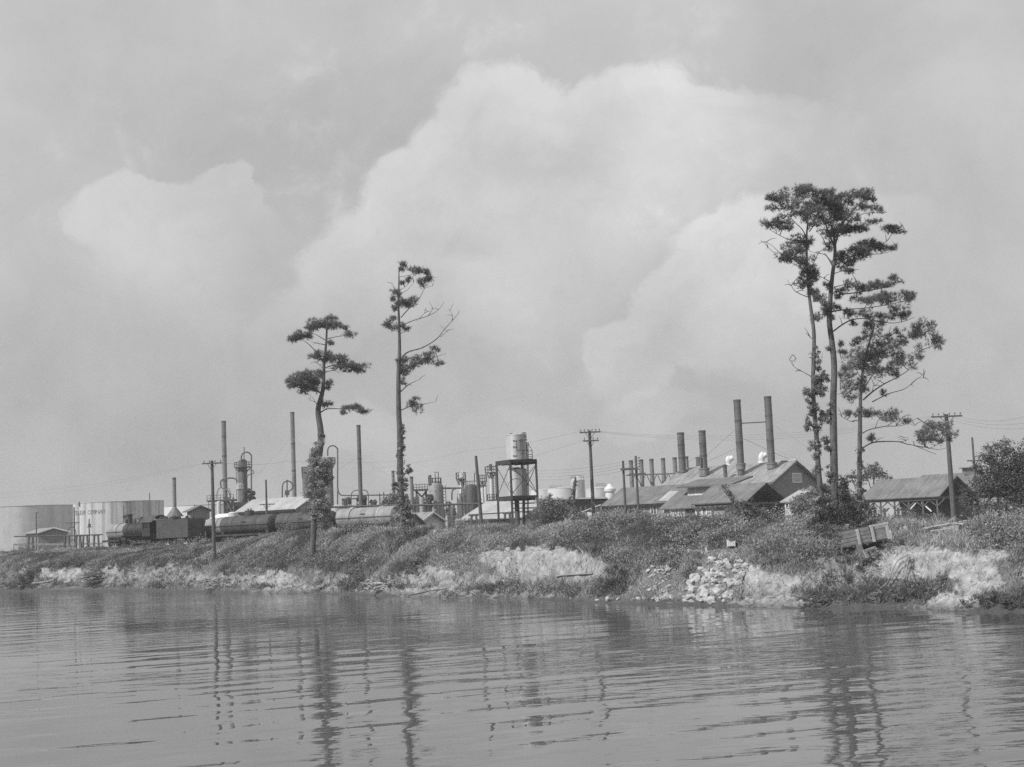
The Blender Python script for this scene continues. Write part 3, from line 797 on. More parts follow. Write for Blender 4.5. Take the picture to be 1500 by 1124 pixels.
pine('pine_tree', 'thinner pine close left of the tallest one, creeper hanging on its trunk', 89,
  [(1205,795,11),(1204,760,9),(1203,728,8),(1199,690,8),(1196,640,7),(1192,590,6.5),(1191,554,6.2),(1192.5,495,5.6),(1189.5,465,5.4),(1185.4,433,4.6),(1182.5,392,3.6),(1181.6,348,2.8),(1183.5,325,2)],
  [(z7(p), w) for p, w in [([(312,305),(290,260),(240,210),(200,150)],2),([(320,260),(300,150),(290,80)],1.8),([(325,270),(380,200),(420,150)],1.8),([(312,315),(230,312),(160,280),(100,242)],1.8),([(315,425),(230,402),(180,378),(145,345),(110,322)],1.5),([(180,378),(150,375),(120,350)],.9),
   ([(320,480),(350,420),(372,370)],1.6),([(325,600),(260,572),(235,540),(213,510)],1.6),([(345,1000),(290,968),(250,945),(225,908)],1.6),([(250,945),(240,920),(260,905)],.8),([(340,805),(330,798),(320,788)],1.6),([(318,520),(290,510),(270,520)],1.3)]],
  c7([(170,110,48,24),(140,100,28,14),(240,88,58,28),(290,62,40,18),(320,72,56,26),(300,128,58,36),(240,150,44,30),(345,185,48,38),(300,200,40,32),(270,180,36,28),(150,155,34,20),(140,232,52,26),(115,240,26,14),(195,240,40,18),(190,210,38,18),(220,250,30,14),(350,240,34,22),
   (285,325,58,28),(300,345,40,20),(230,368,48,26),(190,398,38,20),(205,410,30,12),(270,395,66,28),(300,430,48,32),(330,470,46,26),(345,485,40,16),(300,518,34,26),(335,515,28,26),(345,558,24,26),(285,548,18,16),(320,480,34,30)]),
  14, dens=80, L=.21, w=.022, tone=(.05, .11), m=12,
  ivy=[(1193,515,6,14),(1195,535,9,13),(1196,555,14,13),(1201,572,16,12),(1187,578,13,13),(1192,600,11,15),(1184,622,8,13),(1196,625,9,13),(1203,648,12,10),(1190,652,9,10),(1198,668,9,12),(1207,552,10,14),(1204,608,8,12),(1197,690,7,10),(1202,715,12,12),(1200,735,16,14),(1198,755,19,14),(1196,775,21,12)], ivy_tone=(.075,.15), ivy_label='hanging creeper')
pine('pine_tree', 'bushy shorter pine with airy crown and one long low limb to the right', 93,
  [(1259,775,8),(1259,735,7.5),(1259,690,7),(1259.5,640,6.6),(1260,610,5.6),(1260.5,586,4.8),(1262,557,4),(1266,533,3.2),(1274,500,2.2),(1281,478,1.2)],
  [(z7(p), w) for p, w in [([(595,1110),(640,1070),(700,1030),(760,1000),(820,962),(885,905)],2.6),([(885,905),(870,870),(920,850),(960,830),(995,810)],1.5),([(600,1050),(640,990),(670,970),(690,1000),(650,1040)],1.4),([(590,1010),(560,960),(540,900)],1.4),([(605,920),(660,880),(740,850),(830,800),(900,745)],1.6),([(630,800),(600,790),(570,830)],1.2),
   ([(640,1120),(720,1080),(790,1060),(830,1035),(890,985)],1.7),([(830,1035),(860,1005),(895,1000)],.9),([(585,1080),(540,1100),(500,1085),(480,1060)],1.8),([(590,1000),(700,960),(760,985)],1.2),([(620,870),(680,830),(720,790)],1.1)]] +
  [(zr(p), w) for p, w in [([(258,225),(290,205),(330,192),(400,188),(470,190),(520,205),(560,212),(640,245),(690,265)],2.6),([(560,213),(640,225),(700,236),(750,225)],1.4),([(640,230),(680,215),(720,190)],1.2),([(255,140),(290,120),(330,110),(400,98),(450,98),(500,90),(575,50)],2),([(400,98),(440,70),(500,40)],1.2),([(450,95),(510,80),(560,95)],.9),([(470,190),(510,185),(500,165),(525,165)],.8),([(235,70),(215,65),(190,72),(135,45)],1.6),([(330,108),(350,60),(390,30)],1.1)]],
  c7([(640,758,46,38),(620,740,24,18),(600,800,36,24),(560,830,36,30),(700,810,54,26),(660,835,40,22),(760,830,56,28),(780,800,30,22),(840,770,48,34),(900,740,44,30),(870,755,38,30),(860,790,30,18),(930,800,46,36),(950,830,42,30),(970,810,24,18),(870,870,26,34),(885,900,24,14),(700,880,74,44),(650,880,46,34),(620,920,56,40),(560,940,54,40),(640,970,56,32),(720,955,46,36),(770,900,44,30),(790,930,52,30),(520,1005,46,40),(560,1040,54,36),(510,1060,34,26),(520,1095,46,22),(830,930,26,40),(760,985,24,22),(600,880,44,28),(540,890,34,24),(690,1080,20,14),(480,990,10,9),(500,960,20,20),(760,770,16,14),(600,1060,24,14)]) +
  cr([(690,125,100,50),(640,150,60,36),(730,110,60,36),(620,165,44,30),(765,130,42,40),(700,185,54,18),(660,95,40,20),(780,165,24,24),(300,165,28,14),(310,175,18,8),(330,22,58,22),(400,35,54,22),(290,40,30,16),(270,20,40,14),(430,60,50,10),(185,28,32,18),(170,18,20,10),(520,70,24,7),(240,8,30,14),(440,15,40,14)]),
  15, dens=58, L=.20, w=.02, tone=(.07, .14), m=11,
  ivy=[(1262,660,5,8),(1261,680,6,10),(1259,715,9,10),(1258,735,13,12)], ivy_tone=(.08,.15), ivy_label='ivy leaves on the stem')

# ------------------------------------------------------------------ bushes and undergrowth along the crest
shrub([(274,806,17,10),(262,798,12,10),(285,800,14,12),(276,790,11,9),(270,815,16,8)], None, 'feathery bush on the grassy bank in front of the coal tender', dens=26, size=.13, tone=(.08,.17), seed=21)
shrub([(805,760,24,14),(795,745,18,16),(815,742,16,15),(803,732,11,10),(828,755,16,14),(785,762,14,10)], 126, 'round leafy bush beside the tank tower, under the leaning creeper post', dens=36, size=.13, tone=(.075,.15), seed=22)
shrub([(838,752,10,14),(850,762,16,10),(866,765,14,9),(834,738,6,9)], 124, 'low leafy bush at the foot of the leaning creeper post', dens=36, size=.13, tone=(.08,.16), seed=23)
shrub([(890,760,18,10),(905,755,16,10),(880,766,14,8)], 118, 'low bush in front of the long felt roofed workshop', dens=36, size=.12, tone=(.08,.16), seed=24)
shrub([(940,760,22,9),(925,754,14,8),(958,763,16,9)], 114, 'spreading bush below the white framed workshop window', dens=36, size=.12, tone=(.08,.16), seed=25)
shrub([(985,764,20,10),(1003,760,14,9),(968,768,14,8)], 110, 'dark spreading bush below the clerestory workshop', dens=38, size=.11, tone=(.06,.12), seed=26)
shrub([(1035,765,20,9),(1050,760,14,8),(1020,768,14,8)], 108, 'low bush with dark hollow under the white doors', dens=38, size=.11, tone=(.06,.12), seed=27)
shrub([(1082,748,14,12),(1097,740,14,12),(1110,752,16,12),(1070,756,14,10),(1090,760,20,10),(1074,728,5,6),(1060,713,4,4),(1066,720,4,5)], 101, 'tall leafy bush climbing the gable of the open shed', dens=46, size=.11, tone=(.06,.13), seed=28)
shrub([(1130,760,18,10),(1148,764,18,9),(1118,768,16,8)], 100, 'bush under the right end of the open shed', dens=42, size=.11, tone=(.07,.14), seed=29)
shrub([(1175,735,16,14),(1186,722,12,12),(1168,750,16,12),(1190,745,14,14),(1180,765,20,10)], 97, 'bright leafy bush overhanging the small white hut', dens=46, size=.11, tone=(.09,.18), seed=30)
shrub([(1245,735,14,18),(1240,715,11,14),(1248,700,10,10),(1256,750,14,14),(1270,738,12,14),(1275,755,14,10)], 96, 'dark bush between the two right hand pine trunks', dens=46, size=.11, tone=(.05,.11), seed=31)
shrub([(1205,778,18,12),(1225,782,20,12),(1190,785,16,8),(1245,780,14,12)], 87.5, 'ivy thicket at the foot of the tall pines', dens=60, size=.1, tone=(.07,.14), seed=32, name='thicket')
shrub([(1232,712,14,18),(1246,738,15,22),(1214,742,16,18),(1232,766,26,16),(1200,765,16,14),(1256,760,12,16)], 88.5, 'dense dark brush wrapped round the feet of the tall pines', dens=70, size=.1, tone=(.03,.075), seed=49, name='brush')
shrub([(1290,758,16,8),(1308,760,14,7),(1275,765,12,8)], 100, 'low weedy bush in front of the open timber shed', dens=46, size=.1, tone=(.08,.15), seed=33)
shrub([(1352,760,20,7),(1372,757,16,8),(1335,762,14,6)], 102, 'weedy bush behind the heap of loose planks', dens=46, size=.1, tone=(.08,.15), seed=34)
shrub([(1425,760,22,10),(1445,762,20,10),(1405,764,18,7),(1465,768,20,12)], 98, 'leafy bush at the foot of the big shade tree', dens=46, size=.1, tone=(.07,.13), seed=35)
shrub([(905,850,14,18),(897,836,12,12),(910,862,14,14),(892,858,12,14),(915,838,8,8)], None, 'dark round bush on the bank between the clay cliff and the rocks', dens=70, size=.1, tone=(.05,.11), seed=36)
shrub([(45,842,10,14),(35,852,10,12),(55,836,10,8)], None, 'dark bush at the waterline on the far left', dens=30, size=.15, tone=(.05,.1), seed=37)
shrub([(105,820,16,9),(92,824,12,7),(118,824,12,7)], None, 'low bush on the bank under the leftmost storage tank', dens=26, size=.15, tone=(.07,.13), seed=38)
shrub([(520,812,22,14),(500,820,16,10),(540,820,18,12),(515,835,16,10)], None, 'pale leafy scrub on the slope under the lit tank wagon', dens=34, size=.12, tone=(.08,.18), seed=39)
shrub([(525,848,18,12),(515,858,14,8),(540,856,12,8)], None, 'dark scrub at the waterline below the pine trunks', dens=40, size=.12, tone=(.06,.12), seed=40)
shrub([(590,778,22,8),(570,782,16,8),(610,780,18,7),(630,776,14,6)], 127, 'undergrowth round the foot of the slender pine', dens=40, size=.12, tone=(.07,.13), seed=41)
shrub([(1120,825,10,8),(1135,818,14,10),(1150,822,12,8)], None, 'leafy clump hanging over the clay notch', dens=60, size=.09, tone=(.08,.15), seed=42)
shrub([(1240,842,16,8),(1222,846,14,9),(1205,855,16,8)], None, 'scrub on the slope below the wrecked wagon body', dens=28, size=.09, tone=(.08,.15), seed=43)
shrub([(1350,868,24,10),(1372,860,18,10),(1325,874,20,8),(1385,850,10,8)], None, 'thick weeds on the slumped bank below the big clay cliff', dens=80, size=.085, tone=(.07,.13), seed=44, clump=.16)
shrub([(1440,878,24,10),(1462,872,20,12),(1480,880,24,12),(1420,884,14,7)], None, 'dark weeds at the waterline in the lower right corner', dens=90, size=.08, tone=(.055,.11), seed=45, clump=.16)
shrub([(1330,792,12,4),(1300,802,12,4),(1446,792,14,5)], None, 'short weeds along the cliff edge by the posts', dens=70, size=.08, tone=(.08,.15), seed=46)
shrub([(1015,825,10,10),(1008,838,10,8),(1022,815,8,6)], None, 'weedy bush growing between the two rock heaps', dens=70, size=.09, tone=(.06,.12), seed=47)
shrub([(700,870,24,4),(660,868,20,4),(790,868,30,5),(840,866,24,6)], None, 'low weeds along the beach below the clay cliff', dens=50, size=.1, tone=(.08,.15), seed=48)

def broadtree(name, label, D, blobs, trunk, seed, dens=30, size=.18, tone=(.06, .12), group=None):
    k = D / F; r = random.Random(seed)
    b = P(trunk[0], trunk[1], D); b.z = gz(b.x, b.y)
    t = Thing(name, label, 'tree', b, 0, group); ells = []
    for px, py, rx, ry in blobs:
        ells.append((P(px, py, D + r.uniform(-.5, .5) * rx * k), rx * k, rx * k * .9, ry * k))
    V, T = leaves(ells, dens, size, seed, tone, .24)
    soup('crown', V, T, MT['leaves'], t.e, t.inv)
    mb = MB(); top = max(ells, key=lambda e: e[0].z)[0]
    mid = b.lerp(Vector((b.x, b.y, top.z)), .45)
    mb.tube(smooth_pts([b - Vector((0, 0, .3)), b.lerp(mid, .5), mid], 2), [trunk[2] * k / 2 * f for f in (1, .95, .9, .8, .7)], 8)
    for c, rx, ry, rz in ells:
        mb.tube(smooth_pts([mid, mid.lerp(c, .6) + Vector((0, 0, .1)), c], 2), [trunk[2] * k / 2 * f for f in (.6, .5, .4, .3, .12)], 6)
    t.part('trunk', mb, MT['bark'], smooth=60)
    return t
broadtree('shade_tree', 'big dark leafy tree at the right edge beyond the telegraph pole', 108,
  [(1440,715,22,22),(1460,690,20,24),(1450,668,16,18),(1470,655,14,16),(1425,735,18,14),(1475,715,24,26),(1490,680,26,30),(1500,720,30,30),(1412,725,10,12),(1440,745,18,10),(1465,742,18,12),(1432,690,10,10),(1520,665,30,30)], (1466,765,7), 61, 62, .12, (.05,.1))
broadtree('shade_tree', 'distant round tree top above the open timber shed roof', 250,
  [(1280,690,14,9),(1270,698,14,8),(1290,696,10,7),(1282,684,9,6),(1300,702,9,4)], (1280,742,3), 62, 12, .3, (.07,.12))
broadtree('shade_tree', 'distant tree in the refinery yard behind the slender pine', 260,
  [(570,738,12,12),(580,730,12,10),(610,738,10,12),(620,745,10,10),(598,745,14,12),(564,748,10,10)], (595,775,3), 63, 12, .3, (.06,.11))
broadtree('shade_tree', 'small round tree on the horizon behind the tank tower pipes', 380,
  [(655,752,12,6),(668,755,10,5)], (660,772,2), 64, 8, .4, (.09,.13))

# ------------------------------------------------------------------ rocks
import bmesh
ROCKS = []
for i in range(9):
    bm = bmesh.new(); bmesh.ops.create_icosphere(bm, subdivisions=3, radius=1)
    rr = random.Random(100 + i); pl = []
    for _ in range(16):
        n = Vector((rr.gauss(0, 1), rr.gauss(0, 1), rr.gauss(0, 1))).normalized(); pl.append((n, rr.uniform(.55, .88)))
    for v in bm.verts:
        for n, d in pl:
            q = v.co.dot(n)
            if q > d: v.co -= n * (q - d) * .97
        v.co *= 1 + .03 * math.sin(v.co.x * 9 + i) * math.sin(v.co.y * 8 + 2)
    me = bpy.data.meshes.new('rock'); bm.to_mesh(me); bm.free()
    me.materials.append(MT['rock'])
    me.polygons.foreach_set('use_smooth', [True] * len(me.polygons))
    try: me.set_sharp_from_angle(angle=math.radians(14))
    except Exception: pass
    ROCKS.append(me)
def rock(px, py, wpx, label, group=None, asp=.62, seed=0):
    rr = random.Random(seed + int(px * 13 + py * 7))
    p = ghit(px, py); s = wpx * p.y / F / 2
    o = bpy.data.objects.new('rock', ROCKS[rr.randrange(len(ROCKS))]); C.objects.link(o)
    o.scale = (s * rr.uniform(.9, 1.1), s * rr.uniform(.7, 1.1), s * rr.uniform(asp * .8, asp * 1.3))
    o.rotation_euler = (rr.uniform(-.5, .5), rr.uniform(-.5, .5), rr.uniform(0, 6.28))
    o.location = p + Vector((0, 0, s * asp * .25))
    return tag(o, label, 'rock', group)
r = random.Random(5)
LBL2 = 'one of the pale broken stones in the large rock heap running down to the water'
LBL1 = 'one of the smaller pale stones in the left hand rock spill beside the dark bush'
n = 0
while n < 178:                                       # large heap
    f = r.random(); y = 812 + f * 72
    cx = 1075 - 42 * f; hw = 22 + 16 * math.sin(f * 2.4)
    x = cx + r.uniform(-1, 1) * hw
    rock(x, y, r.choice([5, 7, 8, 9, 11, 13, 16]) * (.95 + .4 * f), LBL2, 'stones of the large rock heap', seed=n); n += 1
for x, y, w in [(1024,851,17),(1013,864,16),(1046,868,16),(1032,877,18),(1054,862,12),(1056,879,11),(1004,881,12),(1040,845,20),(1065,830,14),(1050,838,16),(1075,818,14),(1060,815,12)]:
    rock(x, y, w, LBL2, 'stones of the large rock heap', seed=3)
for k_ in range(70):                                 # left spill
    f = r.random(); y = 832 + f * 51
    cx = 975 - 22 * f + r.uniform(-1, 1) * (7 + 24 * f)
    rock(cx, y, r.choice([5, 6, 7, 8, 10]), LBL1, 'stones of the left rock spill', seed=k_)
for x, y, w in [(956,833,10),(950,840,9),(980,846,8),(962,879,9),(945,876,8),(930,872,7),(952,868,10),(958,878,10)]:
    rock(x, y, w, LBL1, 'stones of the left rock spill', seed=8)
for x, y, w, l in [(891,880,13,'flat pale stone at the waterline, nearest to the dark round bush'),(876,881,9,'small flat stone at the waterline, leftmost of the three by the bush'),(906,880,8,'small stone at the waterline between the flat stone and the left spill'),
                   (1024,811,9,'single pale stone lying above the rock heaps in the grass'),(990,815,14,'pale block half sunk in grass at the top of the left spill'),(1255,833,10,'pale boulder on the slope below the wagon wreck'),
                   (1098,829,8,'pale stone right of the large rock heap'),(1103,818,12,'pale slab at the top right of the large rock heap')]:
    rock(x, y, w, l)

# ------------------------------------------------------------------ driftwood, logs, cables
def log(name, pts, w, label, cat='log', mat='wood_grey', lift=.08, dd=0, taper=.6):
    q = []
    for x, y in pts:
        p = ghit(x, y); p = p + Vector((0, 0, lift)); q.append(p)
    mb = MB(); sp = smooth_pts(q, 3); k = q[0].y / F
    mb.tube(sp, [w * k / 2 * (1 - (1 - taper) * i / (len(sp) - 1)) for i in range(len(sp))], 8)
    return single(name, mb, MT[mat], label, cat, smooth=50)
log('driftwood_log', [(28,861),(45,857),(62,854.5),(80,852)], 4.2, 'long grey log lying at the waterline on the far left')
log('driftwood_log', [(816,857),(824,853),(845,851),(868,847)], 3.2, 'grey log with a crooked end lying below the clay cliff', lift=.25)
log('driftwood_branch', [(602,874),(625,868),(640,866),(652,864)], 1.6, 'thin dark branch lying on the little beach', 'branch', 'wood_dark')
log('driftwood_branch', [(455,858),(461,863),(467,868)], 2.0, 'dark broken stick leaning into the water below the ivy pine', 'branch', 'wood_dark', .2)
log('driftwood_log', [(1168,806),(1195,804),(1222,803),(1246,804)], 3, 'pale timber lying along the cliff edge left of the wagon wreck', mat='wood_pale')
def tangle(name, px, py, rx, ry, D, n, w, label, mat, cat, seed):
    r = random.Random(seed); mb = MB(); c0 = ghit(px, py + ry); k = c0.y / F
    for _ in range(n):
        a = c0 + Vector((r.uniform(-rx, rx) * k, r.uniform(-1, 1) * rx * k * .5, r.uniform(0, 1.6) * ry * k))
        an = r.uniform(-.6, .9); l = r.uniform(.4, 1.1) * rx * k; s = r.choice((-1, 1))
        b = a + Vector((s * math.cos(an) * l, r.uniform(-.3, .3) * l, math.sin(an) * l * .5))
        mb.tube(smooth_pts([a, a.lerp(b, .5) + Vector((0, 0, r.uniform(-.1, .15))), b], 2), [w * k * f for f in (.6, .55, .45, .35, .2)], 5)
    return single(name, mb, MT[mat], label, cat, loc=c0)
tangle('brush_pile', 142, 846, 20, 9, 165, 60, 1.3, 'heap of dark cut brush at the waterline under the storage tanks', 'wood_dark', 'brush pile', 1)
tangle('driftwood_pile', 312, 856, 18, 8, 145, 34, 1.5, 'tangle of driftwood roots at the waterline below the telegraph pole', 'wood_grey', 'driftwood', 2)
tangle('driftwood_pile', 556, 860, 16, 9, 120, 30, 1.5, 'bleached driftwood sticks at the waterline between the two lone pines', 'wood_pale', 'driftwood', 3)
tangle('driftwood_stump', 1194, 881, 17, 9, 76, 40, 2.2, 'dark washed out stump with roots standing in the shallows', 'wood_dark', 'stump', 4)
tangle('driftwood_pile', 1290, 872, 12, 7, 76, 18, 1.4, 'driftwood sticks caught at the lower ends of the hanging cables', 'wood_grey', 'driftwood', 5)
mb = MB()
for pts in [[(1331,817),(1322,821),(1311,836),(1298,855),(1284,869)],[(1331,817),(1325,825),(1314,843),(1304,858),(1300,868)],[(1331,817),(1326,832),(1321,848)],[(1331,817),(1328,835),(1323,850),(1318,856)]]:
    q = [ghit(x, y) + Vector((0, -.35, .1)) for x, y in pts]
    mb.tube(smooth_pts(q, 4), .035, 6)
single('cable', mb, MT['wire'], 'dark looped cables hanging down the big clay cliff', 'cable')

# ------------------------------------------------------------------ wagon body wreck
DW = ghit(1257, 818).y + .2
p0 = P(1237, 801, DW); p1 = P(1303, 788, DW + .7); p2 = P(1232, 781, DW)
ex = (p1 - p0).normalized(); up0 = (p2 - p0); ez = (up0 - ex * up0.dot(ex)).normalized(); ey = ez.cross(ex)
if ey.y < 0: ey = -ey
Lw = (p1 - p0).length; Hw = 22 * DW / F; Ww = 1.5
t = Thing('wagon_wreck', 'wrecked plank wagon body tipped over the edge of the cliff', 'wagon', (p0 + p1) / 2)
W3 = lambda a, b, c: p0 + ex * a + ey * b + ez * c
def plank_panel(a0, a1, b, rows_, th, jag, seed):
    r = random.Random(seed); mb = MB(); h = Hw / rows_
    for i in range(rows_):
        x0 = a0 + r.uniform(0, jag); x1 = a1 - r.uniform(0, jag * .3)
        mb.obox(W3((x0 + x1) / 2, b + r.uniform(-.025, .025), (i + .5) * h), ex * ((x1 - x0) / 2), ey * (th / 2), ez * (h * .42))
    return mb
t.part('side_boards', plank_panel(-.2, Lw * .62, 0, 4, .05, .35, 1), MT['wood_grey'])
mb = MB(); h = Hw / 4
for i in range(3): mb.obox(W3(Lw * .81, 0, (i + .5) * h), ex * (Lw * .185), ey * .025, ez * (h * .47))
t.part('side_boards', mb, MT['wood_grey'])
t.part('side_boards', plank_panel(0, Lw, Ww, 4, .05, .2, 2), MT['wood_dark'], label='far side boards')
mb = MB(); mb.obox(W3(Lw / 2, Ww / 2, -.05), ex * (Lw / 2), ey * (Ww / 2), ez * .04)
t.part('floor_boards', mb, MT['wood_dark'])
for f in (.33, .65, .98):
    mb = MB(); mb.obox(W3(Lw * f, -.06, Hw * .46), ex * .075, ey * .035, ez * (Hw * .52)); t.part('batten', mb, MT['wood_pale'])
mb = MB(); mb.obox(W3(Lw * .82, -.03, Hw * 1.0), ex * (Lw * .2), ey * .08, ez * .045); t.part('top_rail', mb, MT['wood_pale'])
mb = MB(); mb.obox(W3(Lw, Ww / 2, Hw / 2), ex * .03, ey * (Ww / 2), ez * (Hw / 2)); t.part('end_board', mb, MT['wood_grey'])
mb = MB()
for f in (.3, .72): mb.obox(W3(Lw / 2, Ww * f, -.16), ex * (Lw * .5), ey * .07, ez * .08)
for f in (.2, .5, .85): mb.obox(W3(Lw * f, Ww / 2, -.13), ex * .06, ey * (Ww / 2), ez * .05)
t.part('underframe', mb, MT['wood_dark'])
mb = MB(); mb.bar(P(1257, 799, DW + .3), P(1264, 823, DW - .5), .34, .3); single('timber_post', mb, MT['wood_dark'], 'thick dark timber leaning under the wagon wreck', 'post')
mb = MB(); mb.bar(P(1262, 809, DW - .1), P(1282, 802, DW + .1), .26, .12); single('plank', mb, MT['wood_grey'], 'broken grey plank wedged under the wagon wreck', 'plank')
mb = MB(); mb.bar(P(1262, 823, DW - .6), P(1287, 808, DW - .4), .22, .1); single('plank', mb, MT['wood_dark'], 'dark plank lying on the clay below the wagon wreck', 'plank')
mb = MB(); mb.bar(P(1266, 806, DW - .3), P(1271, 817, DW - .5), .2, .1); single('plank', mb, MT['wood_grey'], 'short upright grey board below the wagon wreck', 'plank')

# heap of loose planks and stub posts on the flat above the cliff
r = random.Random(9)
for i, (x0, y0, x1, y1, w) in enumerate([(1345,779,1366,782,.22),(1352,774,1392,786,.3),(1364,778,1398,785,.24),(1380,765,1388,777,.18),(1385,764,1394,776,.2),(1384,783,1402,772,.22),(1398,770,1404,779,.2),(1402,769,1412,780,.22),
                                        (1405,768,1422,778,.24),(1410,767,1432,780,.22),(1356,777,1376,780,.25),(1392,774,1410,770,.22),(1348,777,1362,771,.18),(1372,772,1384,779,.2)]):
    a = ghit(x0, y0 + 3); b = ghit(x1, y1 + 3); a.y = b.y = (a.y + b.y) / 2; a = P(x0, y0, a.y + r.uniform(-.4, .1)); b = P(x1, y1, b.y - r.uniform(.1, .5))
    for q in (a, b): q.z = max(q.z, gz(q.x, q.y) + .38)
    mb = MB(); mb.bar(a, b, w, .05)
    single('plank', mb, MT['wood_pale'] if i % 3 else MT['wood_grey'], 'one of the loose grey planks heaped on the flat above the big clay cliff', 'plank', 'planks of the loose heap')
for x, y0, x1, y1, w, l in [(1325,771,1331,784,.16,'bleached stub post leaning left, nearest to the plank heap'),(1303,777,1307,790,.15,'pale stub post just right of the wagon wreck'),(1319,773,1321,783,.12,'short thin stub post in the grass between two taller ones'),
                            (1034,802,1036,811,.14,'single pale stake standing in the grass above the rocks'),(1240,768,1240,779,.3,'pale broken stump under the ivy thicket')]:
    b = ghit(x1, y1); a = P(x, y0, b.y); b.z -= .15
    mb = MB(); mb.bar(b, a, w, w); single('stub_post', mb, MT['wood_pale'], l, 'post')
c = ghit(1077, 803); c.z += .22; k = c.y / F
t = Thing('broken_crate', 'small broken white box with a dark lid lying in grass above the rock heap', 'crate', c)
mb = MB(); mb.obox(c + Vector((-.25, 0, .05)), (.24, 0, 0), (0, .22, 0), (0, 0, .2)); t.part('box', mb, MT['white'])
mb = MB(); mb.obox(c + Vector((.1, .05, .3)), (.52, .05, .03), (-.02, .3, 0), (0, 0, .05)); t.part('lid', mb, MT['wood_dark'])
mb = MB(); mb.obox(c + Vector((.32, .1, .02)), (.2, 0, 0), (0, .2, 0), (0, 0, .14)); t.part('box', mb, MT['wood_dark'], label='dark half of the box')
# ------------------------------------------------------------------ buildings
U = Vector((-.8, .6, 0)); VV = Vector((.6, .8, 0)); UPV = Vector((0, 0, 1))
def aat(px, py):
    q = P(px, py, 1.0); return q.x
class Gable:
    """A gabled building. Its near eave corner is seen at (px,py) at distance D; its gable end runs along g as far as pixel gpx, its long side along s as far as spx."""
    def __init__(b, name, label, px, py, D, g, gpx, s, spx, ridge_py, zbase, wall, roof, over=.45, cat='building', open_=False, th=.14, g_over=None, walls=True, roof2=None):
        A = P(px, py, D); b.A, b.g, b.s = A, g.normalized(), s.normalized(); g, s = b.g, b.s
        a = aat(gpx, py); b.W = (a * A.y - A.x) / (g.x - a * g.y)
        a = aat(spx, py); b.L = (a * A.y - A.x) / (s.x - a * s.y)
        b.ze = A.z; M = A + g * (b.W / 2); b.zr = zfor(M.x, M.y, ridge_py)
        b.zb = zbase; go = over if g_over is None else g_over
        c = A + g * (b.W / 2) + s * (b.L / 2)
        rot = math.atan2(g.y, g.x)
        b.t = Thing(name, label, cat, (c.x, c.y, zbase), rot)
        b.th = th
        W, L = b.W, b.L
        pt = lambda u, w, z: Vector((A.x, A.y, 0)) + g * u + s * w + UPV * z
        b.pt = pt
        slope = (b.zr - b.ze) / (W / 2)
        if walls:
            mb = MB()
            for w, q in ((0, 1), (L, -1)):
                if open_: break
                mb.add([pt(0, w, zbase), pt(W, w, zbase), pt(W, w, b.ze - .02), pt(W / 2, w, b.zr - .02), pt(0, w, b.ze - .02)], [(0, 1, 2, 3, 4)])
            if not open_:
                mb.add([pt(0, 0, zbase), pt(0, L, zbase), pt(0, L, b.ze - .02), pt(0, 0, b.ze - .02)], [(0, 1, 2, 3)])
            mb.add([pt(W, 0, zbase), pt(W, L, zbase), pt(W, L, b.ze - .02), pt(W, 0, b.ze - .02)], [(0, 1, 2, 3)])
            b.wall = b.t.part('wall', mb, wall)
        mb = MB()
        for sg in (-1, 1):
            u0 = -over if sg < 0 else W + over
            zo = b.ze - slope * over
            mb.slab([pt(u0, -go, zo + th), pt(W / 2, -go, b.zr + th), pt(W / 2, L + go, b.zr + th), pt(u0, L + go, zo + th)], th)
        b.roof = b.t.part('roof', mb, roof)
        b.ng = -s; b.ns = -g          # outward normals of the near gable and near long side
    def rect(b, x0, y0, x1, y1, plane):
        n = b.ng if plane == 'g' else b.ns
        p0 = b.pt(0, 0, b.ze); d = b.g if plane == 'g' else b.s
        ym = (y0 + y1) / 2; xm = (x0 + x1) / 2
        q0, q1 = hit(x0, ym, p0, n), hit(x1, ym, p0, n)
        z1, z0 = hit(xm, y0, p0, n).z, hit(xm, y1, p0, n).z
        return q0, q1, z0, z1, n
    def window(b, x0, y0, x1, y1, plane='s', frame='white', pane='glass', fw=.13, mull=0, name='window', rows=0):
        q0, q1, z0, z1, n = b.rect(x0, y0, x1, y1, plane)
        d = (q1 - q0); d.z = 0; w = d.length; d = d.normalized()
        o = Vector((q0.x, q0.y, 0)) + n * .03
        mb = MB()
        def fr(u0, u1, za, zb, pr=.05): mb.obox(o + d * ((u0 + u1) / 2) + UPV * ((za + zb) / 2) + n * pr / 2, d * ((u1 - u0) / 2), n * (pr / 2 + .02), UPV * ((zb - za) / 2))
        fr(0, fw, z0, z1); fr(w - fw, w, z0, z1); fr(fw, w - fw, z1 - fw, z1); fr(fw, w - fw, z0, z0 + fw * .9)
        for i in range(mull): 
            u = fw + (w - 2 * fw) * (i + 1) / (mull + 1); fr(u - .035, u + .035, z0 + fw * .9, z1 - fw, .03)
        for i in range(rows):
            z = z0 + (z1 - z0) * (i + 1) / (rows + 1); fr(fw, w - fw, z - .03, z + .03, .026)
        f = b.t.part(name, mb, MT[frame])
        mb = MB(); mb.obox(o + d * (w / 2) + UPV * ((z0 + z1) / 2), d * (w / 2 - fw * .9), n * .012, UPV * ((z1 - z0) / 2 - fw * .8))
        b.t.part('pane' if name == 'window' else 'panel', mb, MT[pane], parent=f)
        return f
    def on_roof(b, quad, th=.05, lift=.03):      # quad of pixels on the near slope
        W = b.W; sl = (b.zr - b.ze) / (W / 2)
        n = (UPV - b.g * sl).normalized(); p0 = b.pt(0, 0, b.ze + b.th + lift)
        mb = MB(); mb.slab([hit(x, y, p0, n) + n * th for x, y in quad], th); return mb
    def roof_point(b, px, py):
        W = b.W; sl = (b.zr - b.ze) / (W / 2)
        n = (UPV - b.g * sl).normalized(); return hit(px, py, b.pt(0, 0, b.ze + b.th), n)

